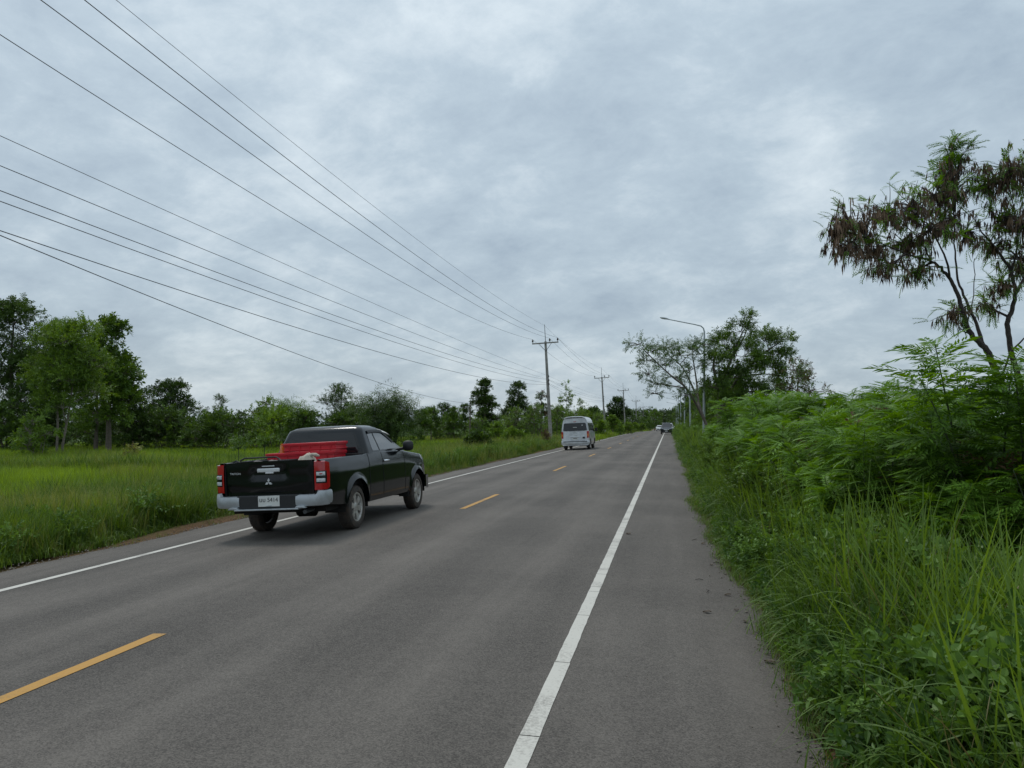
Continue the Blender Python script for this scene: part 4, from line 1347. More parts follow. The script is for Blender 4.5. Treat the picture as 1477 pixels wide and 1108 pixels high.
def bez(p, q, lift, n, rg, wob=.06):
    p = np.asarray(p, float); q = np.asarray(q, float)
    L = np.linalg.norm(q - p)
    m = p * .5 + q * .5 + np.array([0, 0, lift * L]) + rg.normal(0, wob * L, 3)
    f = np.linspace(0, 1, n)[:, None]
    return p * (1 - f) ** 2 + 2 * m * f * (1 - f) + q * f * f

class TreeKind:
    def __init__(s, tmpl, mat, bark='bark', dens=1.0, roll=.7, up=.25, gap=-.15, gapf=1.1, size=(.75, 1.25), jit=.6, mat2=None, p2=0.0, droop=0.0):
        s.__dict__.update(locals())
def make_tree(name, label, cat, base, trunks, lobes, n_sprigs, K, seed, group=None, limb_r=.035, twig=True, lobe_w=None, parent_empty=None):
    """base: world point; trunks: list of (pts (m,3) local, radii); lobes: array (n,6) local centre + radii"""
    rg = np.random.default_rng(seed)
    root = empty(name, base, label, cat, group)
    V, F = tubes_np(trunks, 9)
    raw_mesh('trunk', V, F, None, [K.bark], root, smooth=True)
    nodes = np.concatenate([np.asarray(t_[0], float)[1:] for t_ in trunks]); nr = np.concatenate([np.asarray(t_[1], float)[1:] for t_ in trunks])
    lobes = np.asarray(lobes, float)
    limbs = []; ends = []
    for lb in lobes:
        c = lb[:3]
        dd = np.linalg.norm(nodes - c, axis=1) + 1.2 * np.maximum(0, nodes[:, 2] - c[2] + .2 * lb[5])
        k = int(np.argmin(dd)); L = np.linalg.norm(c - nodes[k])
        r0 = min(nr[k] * .75, limb_r * (0.5 + L * .25) + .006)
        pts = bez(nodes[k], c, .10, 7, rg, .05)
        limbs.append((pts, np.linspace(r0, r0 * .25, 7)))
        ends.append(pts)
    fol = Foliage()
    vol = (lobes[:, 3] * lobes[:, 4] * lobes[:, 5]) ** (2 / 3) if lobe_w is None else np.asarray(lobe_w, float)
    cnt = np.maximum(3, (n_sprigs * vol / vol.sum()).astype(int))
    tws = []
    for lb, c_n, lp in zip(lobes, cnt, ends):
        m = int(c_n * 1.6)
        d = nrm(rg.normal(size=(m, 3)))
        d[:, 2] = np.where(d[:, 2] < -.35, -d[:, 2] * .6, d[:, 2])
        rr = rg.uniform(.25, 1.08, m) ** .55
        p = lb[:3] + d * rr[:, None] * lb[3:6]
        # gaps between clumps
        ph = rg.uniform(0, 6.3, 3); fq = K.gapf * 4.2 / max(.5, float(lb[3:6].mean()))
        g = np.sin(p[:, 0] * fq + ph[0]) + np.sin(p[:, 1] * fq * 1.1 + ph[1]) + np.sin(p[:, 2] * fq * 1.25 + ph[2])
        keep = g > K.gap * 3
        p = p[keep][:c_n]; d = d[keep][:c_n]
        if not len(p): continue
        D = nrm(d + np.array([0, 0, K.up]) + rg.normal(0, K.jit, p.shape) - np.array([0, 0, K.droop]))
        Mx = frames(D, rg, K.roll) * rg.uniform(K.size[0], K.size[1], len(p))[:, None, None]
        rnd = rg.uniform(.15, .85, len(p)) + rg.uniform(-.12, .12)
        sel = rg.uniform(size=len(p)) < K.p2
        for j in range(len(K.tmpl)):
            idx = (np.arange(len(p)) % len(K.tmpl)) == j
            fol.put(*K.tmpl[j], Mx[idx & ~sel], p[idx & ~sel], rnd[idx & ~sel], 0)
            if K.p2: fol.put(*K.tmpl[j], Mx[idx & sel], p[idx & sel], rnd[idx & sel], 1)
        if twig:
            for q in p[::max(1, len(p) // 14)]:
                k = int(np.argmin(np.linalg.norm(lp - q, axis=1)))
                tws.append((bez(lp[max(2, k)], q, .05, 4, rg, .08), np.linspace(.014, .005, 4) * (1 + limb_r * 6)))
    V, F = tubes_np(limbs + tws, 5)
    raw_mesh('branches', V, F, None, [K.bark], root, smooth=True)
    fol.build('crown', [K.mat] + ([K.mat2] if K.mat2 else []), root)
    return root

SPR = {
    'broad': [sprig(i, 8, .20, .10, .34) for i in range(4)],
    'small': [sprig(i + 10, 11, .115, .05, .34) for i in range(4)],
    'big': [sprig(i + 20, 8, .30, .13, .42, 1.0, .35) for i in range(4)],
    'droopy': [sprig(i + 30, 10, .17, .035, .36, .7, .9) for i in range(4)],
    'bamboo': [sprig(i + 40, 10, .24, .032, .5, .9, .5) for i in range(4)],
    'far': [sprig(i + 50, 8, .42, .22, .6) for i in range(4)],
}
K_DARK = TreeKind(SPR['broad'], 'leaf_dark', 'bark', gap=-.2)
K_MID = TreeKind(SPR['broad'], 'leaf_mid', 'bark', gap=-.2)
K_SMALL = TreeKind(SPR['small'], 'leaf_dark', 'bark', gap=-.22)
K_EUC = TreeKind(SPR['small'], 'leaf_light', 'bark_pale', gap=-.4, droop=.1, up=.2, size=(.9, 1.6), mat2='leaf_mid', p2=.25)
K_BIG = TreeKind(SPR['big'], 'leaf_mid', 'bark', gap=-.3, mat2='leaf_light', p2=.5, size=(.7, 1.1))
K_BUSH = TreeKind(SPR['broad'], 'leaf_dark', 'bark', gap=-.5, up=.4, mat2='leaf_mid', p2=.3)
K_BUSHL = TreeKind(SPR['broad'], 'leaf_light', 'bark', gap=-.5, up=.5, mat2='leaf_mid', p2=.4)
K_FAR = TreeKind(SPR['far'], 'leaf_mid', 'bark', gap=-.3)
K_FARD = TreeKind(SPR['far'], 'leaf_dark', 'bark', gap=-.3)
K_SAP = TreeKind(SPR['broad'], 'leaf_light', 'bark_pale', gap=-.1, droop=.2)

def auto_tree(name, label, px, Z, top, wpx, K, n, seed, crown_from=.35, lobes_n=9, lean=0.0, group='trees around the field', trunk_r=None, bush=False, flat=1.0, cat='tree', deep=1.0, trunks2=None):
    rg = np.random.default_rng(seed)
    x, t = place(px, Z); z0 = gz(x, t)
    h = zat(top, Z) - z0; w = wpx * Z / FPX / 2
    tr = trunk_r or max(.06, h * .018)
    cb = h * crown_from
    lob = []
    for i in range(lobes_n):
        f = (i + rg.uniform(.1, .9)) / lobes_n
        zc_ = cb + (h - cb) * f
        prof_w = math.sin(math.pi * min(.97, .18 + .80 * f)) ** .6 if not bush else math.cos(f * 1.35) ** .55
        r_ = w * rg.uniform(.34, .52) * (.75 if f > .8 else 1)
        a = rg.uniform(0, 6.28) + i * 2.4
        off = max(0, w * prof_w - r_ * .75) * rg.uniform(.55, 1.0)
        rz = min(r_ * rg.uniform(.7, .95), (h - cb) * .3)
        zc_ = min(zc_, h - rz * .95)
        if bush: zc_ = max(zc_, rz * .55)
        lob.append((off * math.cos(a) + lean * zc_, off * math.sin(a) * deep, zc_, r_, r_ * .95, rz))
    # make sure of the width and the tip
    rr = w * .42
    lob.append((-w + rr + lean * h * .6, 0, cb + (h - cb) * rg.uniform(.3, .55), rr, rr, rr * .8))
    lob.append((w - rr + lean * h * .6, 0, cb + (h - cb) * rg.uniform(.3, .55), rr, rr, rr * .8))
    rt = w * .36; lob.append((lean * h + rg.uniform(-.2, .2) * w, 0, h - rt * .85, rt, rt, rt * .9))
    lob.append((lean * h * .7, 0, cb + (h - cb) * .5, w * .55, w * .5, (h - cb) * .3))
    m = 7
    zz = np.linspace(-.25, h * .82, m)
    pts = np.stack([lean * zz + rg.normal(0, .03, m) * h * .1, rg.normal(0, .03, m) * h * .1, zz], 1); pts[0, :2] = pts[1, :2] = 0
    trunks = [(pts, np.linspace(tr * 1.25, tr * .25, m))]
    if bush:
        trunks = []
        for k in range(4):
            a = k * 1.6; p0 = np.array([.12 * math.cos(a), .12 * math.sin(a), -.2]); p1 = np.array([w * .4 * math.cos(a), w * .4 * math.sin(a), h * .6])
            trunks.append((bez(p0, p1, .1, 6, rg), np.linspace(tr * .7, tr * .2, 6)))
    return make_tree(name, label, cat, (x, t, z0), trunks, lob, n, K, seed, group)

# --- the field side ------------------------------------------------------------
T = auto_tree
T('dense_tree', 'tallest dark dense tree behind the thin-trunked pale trees', 15, 66, 430, 165, K_DARK, 6500, 1, .0, 20)
T('slender_tree', 'pale green slender tree with a straight thin pale trunk', 84, 50, 466, 112, K_EUC, 2500, 2, .36, 12, trunk_r=.07)
T('slender_tree', 'pale green slender tree with a slanting thin pale trunk', 92, 49, 462, 120, K_EUC, 2500, 3, .36, 12, lean=.13, trunk_r=.07)
T('leafy_tree', 'broad-leaved yellowish green tree edging the pale slender trees', 158, 56, 457, 92, K_BIG, 1900, 4, .24, 16)
T('leafy_tree', 'dark broad-leaved tree rooted between the slender trees and the thicket', 140, 60, 500, 110, K_MID, 1500, 5, .15, 11)
T('young_tree', 'low pale bush with grey stems before the slender trees', 55, 47, 600, 70, K_SAP, 260, 6, .1, 7, trunk_r=.05, bush=True, cat='bush')
T('thicket_bush', 'low dark bush under the tallest dense tree', 12, 62, 575, 120, K_BUSH, 1100, 7, .0, 10, bush=True, cat='bush')
T('thicket_bush', 'shaded dark bush behind the trunks of the slender trees', 75, 68, 588, 110, K_BUSH, 900, 18, .0, 10, bush=True, cat='bush')
T('thicket_bush', 'shaded dark bush under the broad-leaved yellowish tree', 140, 66, 590, 100, K_BUSH, 900, 19, .0, 10, bush=True, cat='bush')
T('thicket_bush', 'dark rounded bush joining the leafy tree to the thicket', 195, 62, 562, 90, K_BUSH, 1000, 8, .0, 10, bush=True, cat='bush')
T('round_tree', 'round-headed dark tree rising from the thicket beyond the field', 253, 74, 549, 92, K_DARK, 1700, 9, .15, 13)
T('thicket_bush', 'dark low thicket bush in front of the round-headed tree', 240, 64, 588, 130, K_BUSH, 1300, 10, .0, 11, bush=True, cat='bush')
T('thicket_bush', 'mid-green thicket bush below the narrow little tree', 320, 63, 592, 120, K_BUSH, 1200, 11, .0, 11, bush=True, cat='bush')
T('narrow_tree', 'narrow little dark tree between the round tree and feathery scrub', 319, 76, 571, 38, K_SMALL, 600, 12, .1, 8)
T('scrub_tree', 'loose light scrub with upright tips behind the truck', 385, 70, 572, 80, K_SAP, 420, 13, .1, 9, bush=True)
T('thicket_bush', 'mid-green thicket bush behind the truck bed', 395, 64, 590, 110, K_BUSHL, 900, 14, .0, 11, bush=True, cat='bush')
T('thicket_bush', 'dark thicket bush behind the truck cab', 440, 60, 592, 80, K_BUSH, 800, 15, .0, 9, bush=True, cat='bush')
T('round_tree', 'loose round dark tree behind the truck, beside the bamboo', 492, 66, 555, 74, K_SMALL, 1500, 16, .12, 12)
T('thicket_bush', 'low dark bush at the foot of the loose round tree', 490, 60, 596, 90, K_BUSH, 700, 17, .0, 9, bush=True, cat='bush')

def bamboo(label, px, Z, top, wpx, n, seed, name='bamboo_clump', K_=('bamboo', 'leaf_dark', 'leaf_mid')):
    rg = np.random.default_rng(seed)
    x, t = place(px, Z); z0 = gz(x, t); h = zat(top, Z) - z0; w = wpx * Z / FPX / 2
    root = empty(name, (x, t, z0), label, 'bamboo', 'trees around the field')
    st = []; fol = Foliage()
    for i in range(n):
        a = i * 2.4 + rg.uniform(-.4, .4); b = rg.uniform(.2, 1.0); hh = h * rg.uniform(.75, 1.12) * (1.05 - .25 * b)
        p0 = np.array([math.cos(a) * .5 * b, math.sin(a) * .5 * b, -.1])
        tip = np.array([math.cos(a) * w * b * 1.05, math.sin(a) * w * b * .9, hh * rg.uniform(.72, 1.0)])
        mid = np.array([math.cos(a) * w * b * .45, math.sin(a) * w * b * .4, hh * 1.05])
        f = np.linspace(0, 1, 12)[:, None]
        pts = p0 * (1 - f) ** 2 + 2 * mid * f * (1 - f) + tip * f * f
        st.append((pts, np.linspace(.035, .006, 12)))
        k = 34
        u = rg.uniform(.12, 1.0, k); idx = u * 11; i0 = np.minimum(idx.astype(int), 10); p = pts[i0] + (pts[i0 + 1] - pts[i0]) * (idx - i0)[:, None] + rg.normal(0, .25 + .012 * wpx * (1 - u)[:, None], (k, 3))
        p[:, 2] = np.maximum(p[:, 2], .2)
        D = rg.normal(size=(k, 3)) * .8 + np.array([math.cos(a), math.sin(a), -.25])
        M_ = frames(D, rg) * rg.uniform(.8, 1.4, k)[:, None, None]
        fol.put(*SPR[K_[0]][i % 4], M_, p, rg.uniform(.1, .9, k), 0 if rg.uniform() < .7 else 1)
    V, F = tubes_np(st, 5); raw_mesh('culms', V, F, None, ['stem_green'], root, smooth=True)
    fol.build('leaves', [K_[1], K_[2]], root)
bamboo('dark arching bamboo clump behind the truck cab roof', 560, 58, 566, 92, 64, 31)
bamboo('arching dark green bamboo clump joining the truck-side thicket', 520, 62, 580, 70, 34, 32)
bamboo('light feathery bamboo sprouting above the scrub behind the truck bed', 418, 68, 575, 60, 30, 33, K_=('bamboo', 'leaf_mid', 'leaf_light'))

T('field_tree', 'upright tall dark tree standing alone between field and road', 699, 92, 549, 40, K_DARK, 1500, 41, .18, 14)
T('field_tree', 'dark leaning-topped tree next to the upright tall tree', 746, 95, 552, 48, K_DARK, 1500, 42, .1, 13, lean=.03)
T('field_tree', 'sparse brownish small tree right behind the leaning pole', 781, 98, 566, 30, TreeKind(SPR['broad'], 'leaf_grey', 'bark', gap=.05, mat2='leaf_brown', p2=.3), 420, 43, .3, 8)
T('sapling_tree', 'thin sparse pale sapling between the leaning pole and second pole', 817, 88, 551, 26, K_SAP, 110, 44, .35, 9, trunk_r=.05)
T('sapling_tree', 'light green young tree above the minibus roof', 838, 96, 578, 26, K_SAP, 240, 45, .2, 8, trunk_r=.06)
T('round_tree', 'large dark round tree beyond the second power pole', 890, 182, 574, 38, K_FARD, 800, 46, .08, 12)
T('roadside_bush', 'small round-crowned bushy tree by the second power pole', 884, 112, 600, 20, K_BUSHL, 420, 47, .25, 8)
T('round_tree', 'dark tree peeping over the minibus near the second pole', 855, 150, 590, 30, K_FARD, 500, 48, .1, 10)
for k, (px, Z, top, w) in enumerate([(742, 84, 588, 50), (772, 82, 584, 44), (804, 84, 586, 46), (836, 92, 590, 40), (860, 104, 596, 34), (720, 92, 598, 40), (690, 90, 604, 44)]):
    T('pale_shrub', 'pale green willowy shrub in the belt behind the leaning power pole', px, Z, top, w, TreeKind(SPR['droopy'], 'leaf_light', 'bark', gap=-.6, up=.5, mat2='leaf_mid', p2=.35), 620, 60 + k, .0, 9, bush=True, group='willowy shrubs behind the leaning pole', cat='shrub')
for k, (px, Z, top, w) in enumerate([(622, 96, 588, 46), (640, 104, 583, 36), (655, 98, 588, 40), (672, 104, 584, 30), (605, 92, 592, 40)]):
    T('field_tree', 'dark rounded tree in the belt between bamboo and upright tall tree', px, Z, top, w, K_DARK if k % 2 else K_MID, 620, 80 + k, .05, 9, group='belt trees beyond the field')
T('field_bush', 'dark rounded bush alone in the bright grass beside the road', 690, 46, 628, 44, K_BUSH, 420, 91, .0, 8, bush=True, cat='bush')
T('field_bush', 'mid-green bush in the grass near the leaning power pole', 741, 57, 624, 34, K_BUSHL, 320, 92, .0, 8, bush=True, cat='bush')
T('field_bush', 'pale low bush in the grass between the two field trees', 716, 72, 612, 40, K_BUSHL, 380, 93, .0, 8, bush=True, cat='bush')
T('dry_weed', 'yellowish dry weed standing up in the rice field', 193, 40, 646, 20, TreeKind(SPR['small'], 'grass_yellow', 'stem_green', gap=-.4, mat2='leaf_brown', p2=.3), 160, 94, .05, 6, bush=True, cat='weed', trunk_r=.02)
T('dry_weed', 'reddish brown dry weed at the foot of the leaning pole', 787, 60, 620, 7, TreeKind(SPR['small'], 'leaf_brown', 'bark', gap=-.4), 90, 95, .05, 5, bush=True, cat='weed', trunk_r=.02)
for k, (px, Z) in enumerate([(345, 30), (382, 31)]):
    X_, T_ = place(px, Z)
    root = empty('umbel_weed', (X_, T_, gz(X_, T_)), 'tall thin weed with flat leafy top in the field behind the truck bed', 'weed', 'tall weeds behind the truck')
    hh = zat(640 - 3 * k, Z) - gz(X_, T_)
    rg_ = np.random.default_rng(5 + k)
    V, F = tubes_np([(np.array([[0, 0, -.1], [.03, 0, hh * .5], [0, .02, hh]]), np.array([.03, .025, .012]))] + [(bez((0, 0, hh * .86), (math.cos(a) * .28, math.sin(a) * .28, hh + .02 * i), .1, 4, rg_), np.array([.012, .01, .008, .005])) for i, a in enumerate(np.arange(0, 6.2, .9))], 5)
    raw_mesh('stem', V, F, None, ['stem_green'], root, smooth=True)
    fol = Foliage(); p = np.stack([rg_.normal(0, .2, 34), rg_.normal(0, .2, 34), hh + rg_.normal(0, .07, 34)], 1)
    fol.put(*SPR['small'][k], frames(rg_.normal(size=(34, 3)) + [0, 0, .3], rg_), p, rg_.uniform(.2, .8, 34))
    fol.build('leaves', ['leaf_mid'], root)

# --- far tree belt: a few built trees, copied ----------------------------------------
protos = []
for k in range(5):
    rgp = np.random.default_rng(200 + k)
    h = 10.0; w = [3.6, 4.4, 3.0, 5.0, 4.0][k]
    lob = []
    for i in range(13):
        f = (i + .5) / 13; zc_ = 1.2 + (h - 2.2) * f; r_ = w * rgp.uniform(.34, .5); a = i * 2.4
        off = max(0, w * math.sin(math.pi * min(.95, .25 + .72 * f)) ** .6 - r_ * .7)
        lob.append((off * math.cos(a), off * math.sin(a), zc_, r_, r_, r_ * .8))
    zz = np.linspace(-.5, h * .8, 6)
    tr = [(np.stack([rgp.normal(0, .12, 6), rgp.normal(0, .12, 6), zz], 1), np.linspace(.22, .05, 6))]
    protos.append(make_tree('belt_tree', 'tree in the distant belt closing off the road and fields', 'tree', (0, 0, 0), tr, lob, 620, [K_FAR, K_FARD, K_FAR, K_FARD, K_FAR][k], 300 + k, 'distant tree belt'))
used_p = set()
def far_tree(px, Z, top, k, wide=1.0):
    X_, T_ = place(px, Z); z0 = gz(X_, T_)
    o = copy_tree(protos[k]) if k in used_p else protos[k]
    used_p.add(k)
    s = (zat(top, Z) - z0) / 10.3
    o.location = (X_, T_, z0); o.scale = (s * wide, s * wide, s)
    o.rotation_euler = (0, 0, random.Random(int(px * 7 + Z)).uniform(0, 6.28))
rg = random.Random(12)
# at the end of the road
for px, Z, top in [(905, 255, 592), (912, 275, 589), (921, 300, 588), (930, 310, 590), (938, 330, 588), (944, 320, 589), (951, 345, 592), (957, 335, 589), (963, 350, 590), (970, 330, 588), (976, 290, 586), (898, 240, 594), (891, 235, 596), (983, 260, 580), (927, 250, 601), (915, 225, 602), (936, 265, 604)]:
    far_tree(px, Z, top, rg.randrange(5), rg.uniform(.8, 1.15))
# behind the field
for k in range(26):
    px = -60 + k * 36 + rg.uniform(-12, 12)
    far_tree(px, rg.uniform(125, 190), rg.uniform(584, 596), rg.randrange(5), rg.uniform(1.0, 1.5))
for px, Z, top in [(800, 160, 590), (822, 150, 592), (840, 170, 588), (868, 190, 590), (775, 140, 588)]:
    far_tree(px, Z, top, rg.randrange(5), 1.2)
# hedge of trees following the right-hand verge
for k, (X_, t_, h_) in enumerate([(5.2, 70, 6.5), (6.5, 78, 7.5), (4.6, 88, 6.8), (6.8, 98, 7.6), (4.4, 108, 7.0), (6.4, 120, 7.5), (4.4, 134, 7.2), (6.2, 150, 8), (4.6, 168, 7.6), (6.5, 190, 8), (4.8, 215, 8), (7, 240, 9)]):
    o = copy_tree(protos[k % 5]); s = h_ / 10.3
    o.location = (X_, t_, gz(X_, t_)); o.scale = (s * .8, s * .8, s); o.rotation_euler = (0, 0, k * 1.3)
    prop(o, 'dark tree in the row behind the street lamps', 'tree', 'trees behind the street lamps')

# --- overhanging roadside trees at the lamp --------------------------------------------
def px_tree(name, label, trunk_px, lobes_px, K, n, seed, Z0, basepx, group, limb_r=.04, lobe_w=None, ydep=None, cat='tree', gapless=False):
    """trunk and crown laid out at their own depths; trunk_px = list of polylines [(px, py, dZ, r)]"""
    X0, T0 = place(basepx, Z0); z0 = gz(X0, T0)
    def w3(px, py, dz): 
        Zq = Z0 + dz; X_, T_ = place(px, Zq); return np.array([X_ - X0, T_ - T0, zat(py, Zq) - z0])
    trunks = []
    for pl in trunk_px:
        P_ = [w3(a, b, c) for a, b, c, r_ in pl]; rr = [r_ for *_, r_ in pl]
        # smooth resample
        P_ = np.array(P_); m = len(P_); u = np.linspace(0, m - 1, m * 3); i0 = np.minimum(u.astype(int), m - 2); f = (u - i0)[:, None]
        pm = P_[np.maximum(i0 - 1, 0)]; p0 = P_[i0]; p1 = P_[i0 + 1]; pn = P_[np.minimum(i0 + 2, m - 1)]
        C = .5 * (2 * p0 + (p1 - pm) * f + (2 * pm - 5 * p0 + 4 * p1 - pn) * f ** 2 + (3 * p0 - pm - 3 * p1 + pn) * f ** 3)
        trunks.append((C, np.interp(u, range(m), rr)))
    lobes = []
    for a, b, c, rx, ry in lobes_px:
        p = w3(a, b, c); s = (Z0 + c) / FPX
        lobes.append((*p, rx * s, (rx + ry) / 2 * s, ry * s))
    return make_tree(name, label, cat, (X0, T0, z0), trunks, lobes, n, K, seed, group, limb_r, lobe_w=lobe_w)
K_SPARSE = TreeKind(SPR['droopy'], 'leaf_grey', 'bark', gap=-.05, gapf=1.3, droop=.3, mat2='leaf_mid', p2=.35)
px_tree('overhanging_tree', 'sparse grey-green tree leaning out over the road by the lamp',
        [[(1030, 655, 0, .11), (1022, 622, 0, .10), (1008, 590, 0, .085), (990, 560, -1, .065), (972, 545, -2, .05), (950, 525, -2, .035), (930, 505, -2, .03)],
         [(1015, 603, 0, .08), (1000, 560, 1, .06), (985, 530, 1, .04), (965, 512, 1, .03)],
         [(1008, 590, 0, .07), (1005, 550, 2, .055), (1000, 515, 2, .03)],
         [(990, 560, -1, .05), (965, 556, -2, .035), (940, 552, -2, .03)]],
        [(922, 497, -2, 18, 12), (940, 508, -2, 20, 14), (958, 502, 0, 20, 16), (960, 528, -2, 18, 14), (982, 512, 1, 20, 18), (1000, 505, 2, 20, 18), (935, 540, -3, 15, 14), (950, 555, -2, 16, 10), (975, 545, 0, 20, 12), (1005, 530, 1, 18, 18), (990, 572, -1, 15, 14), (945, 568, -3, 12, 8), (1015, 498, 0, 14, 14), (930, 520, -2, 12, 10)],
        K_SPARSE, 1250, 401, 47.5, 1030, 'trees by the lamp', .05)
px_tree('roadside_tree', 'dense green broad-leaved tree behind the street lamp with tip shoots',
        [[(1040, 660, 0, .18), (1037, 610, 0, .16), (1040, 560, 0, .13), (1055, 520, 0, .09), (1072, 480, 0, .04)],
         [(1038, 600, 0, .13), (1062, 550, 1, .09), (1095, 515, 1, .06), (1125, 495, 1, .03)],
         [(1040, 570, 0, .12), (1030, 530, -1, .08), (1035, 500, -1, .04)],
         [(1055, 520, 0, .07), (1075, 485, 0, .04), (1084, 458, 0, .02)]],
        [(1045, 500, 0, 22, 20), (1070, 478, 0, 20, 16), (1082, 458, 0, 9, 10), (1075, 515, 0, 28, 24), (1105, 492, 1, 22, 18), (1130, 490, 1, 18, 12), (1128, 515, 1, 22, 16), (1060, 545, 0, 26, 24), (1100, 535, 1, 30, 22), (1035, 525, -1, 20, 20), (1030, 560, -1, 18, 18), (1085, 570, 0, 28, 22), (1052, 580, 0, 24, 20), (1140, 545, 2, 24, 22), (1120, 570, 2, 26, 20)],
        TreeKind(SPR['small'], 'leaf_mid', 'bark', gap=-.2, size=(.9, 1.5), mat2='leaf_dark', p2=.3), 3900, 402, 49.5, 1040, 'trees by the lamp', .05)
px_tree('roadside_tree', 'low brownish half-dry tree behind the dense lamp-side tree',
        [[(1150, 640, 0, .1), (1150, 590, 0, .08), (1152, 545, 0, .03)]],
        [(1148, 535, 0, 20, 14), (1165, 548, 0, 18, 14), (1140, 560, 0, 20, 16), (1175, 565, 0, 20, 14), (1155, 575, 0, 22, 16)],
        TreeKind(SPR['small'], 'leaf_brown', 'bark', gap=-.1, mat2='leaf_mid', p2=.45), 380, 403, 46, 1150, 'trees by the lamp', .04)

# --- pod-bearing trees close on the right ------------------------------------------------
FR = [frond(i, .19, 7, .065, .014, .5) for i in range(5)]
def pod_template(seed, k=4):
    rg_ = np.random.default_rng(seed); V = []
    for i in range(k):
        a = rg_.uniform(0, 6.28); l = rg_.uniform(.11, .17); w = .017
        b = np.array([rg_.normal(0, .012), rg_.normal(0, .012), 0]); d = np.array([math.cos(a) * .22, math.sin(a) * .22, -1])
        V += leaf_quad(l, w, b, d, (math.sin(a + rg_.uniform(-1, 1)), math.cos(a), .1), .03)
    V = np.array(V); return V, np.arange(len(V)).reshape(-1, 4)
PODS = [pod_template(i) for i in range(5)]
def pod_tree(label, trunk_px, lobes_px, seed, Z0, basepx, per=34):
    rg_ = np.random.default_rng(seed)
    X0, T0 = place(basepx, Z0); z0 = gz(X0, T0)
    def w3(px, py, dz):
        Zq = Z0 + dz; X_, T_ = place(px, Zq); return np.array([X_ - X0, T_ - T0, zat(py, Zq) - z0])
    root = empty('pod_tree', (X0, T0, z0), label, 'tree', 'pod-bearing trees')
    trunks = []
    for pl in trunk_px:
        P_ = np.array([w3(a, b, c) for a, b, c, r_ in pl]); m = len(P_); u = np.linspace(0, m - 1, m * 4)
        i0 = np.minimum(u.astype(int), m - 2); f = (u - i0)[:, None]
        pm = P_[np.maximum(i0 - 1, 0)]; p0 = P_[i0]; p1 = P_[i0 + 1]; pn = P_[np.minimum(i0 + 2, m - 1)]
        C = .5 * (2 * p0 + (p1 - pm) * f + (2 * pm - 5 * p0 + 4 * p1 - pn) * f ** 2 + (3 * p0 - pm - 3 * p1 + pn) * f ** 3)
        C = C + rg_.normal(0, .006, C.shape)
        trunks.append((C, np.interp(u, range(m), [q[3] * .70 for q in pl])))
    V, F = tubes_np(trunks, 9); raw_mesh('trunk', V, F, None, ['bark_dark'], root, smooth=True)
    nodes = np.concatenate([a for a, b in trunks])
    limbs = []; fol = Foliage(); pod = Foliage()
    for a, b, c, rx, ry, pf in lobes_px:
        cc = w3(a, b, c); s = (Z0 + c) / FPX; rad = np.array([rx * 1.38, (rx + ry) * .8, ry * 1.3]) * s
        k = int(np.argmin(np.linalg.norm(nodes - cc, axis=1) + 1.5 * np.maximum(0, nodes[:, 2] - cc[2])))
        L = bez(nodes[k], cc, .05, 8, rg_, .05); limbs.append((L, np.linspace(.022, .008, 8)))
        n = int(per * max(.4, rx * ry / 1600))
        for j in range(n):
            d = nrm(rg_.normal(size=3)); p = cc + d * rad * rg_.uniform(.45, 1.05)
            st = L[rg_.integers(3, 8)]
            tw = bez(st, p, .08, 6, rg_, .06)
            limbs.append((tw, np.linspace(.007, .0025, 6)))
            # pods hang from the outer half of the twig
            npd = rg_.integers(3, 7) if rg_.uniform() < pf else rg_.integers(0, 2)
            for q in range(npd):
                pp = tw[rg_.integers(1, 6)] + rg_.normal(0, .035, 3)
                pod.put(*PODS[rg_.integers(0, 5)], (frames(np.array([[rg_.normal(0, .15), 1, 0]]), rg_, .1) * rg_.uniform(.8, 1.25)), pp[None], np.array([rg_.uniform(-.05, .95)]))
            nf = rg_.integers(3, 6) if rg_.uniform() > pf else rg_.integers(0, 2)
            for q in range(nf):
                pp = tw[rg_.integers(2, 6)]
                D = (p - cc) / (np.linalg.norm(p - cc) + 1e-6) + rg_.normal(0, .7, 3) + np.array([0, 0, .15])
                fol.put(*FR[rg_.integers(0, 5)], frames(D[None], rg_, .3) * rg_.uniform(.75, 1.15), pp[None], np.array([rg_.uniform(0, .8)]))
    V, F = tubes_np(limbs, 5); raw_mesh('branches', V, F, None, ['bark_dark'], root, smooth=True)
    fol.build('crown', ['leaf_feather'], root); pod.build('pods', ['pod'], root)
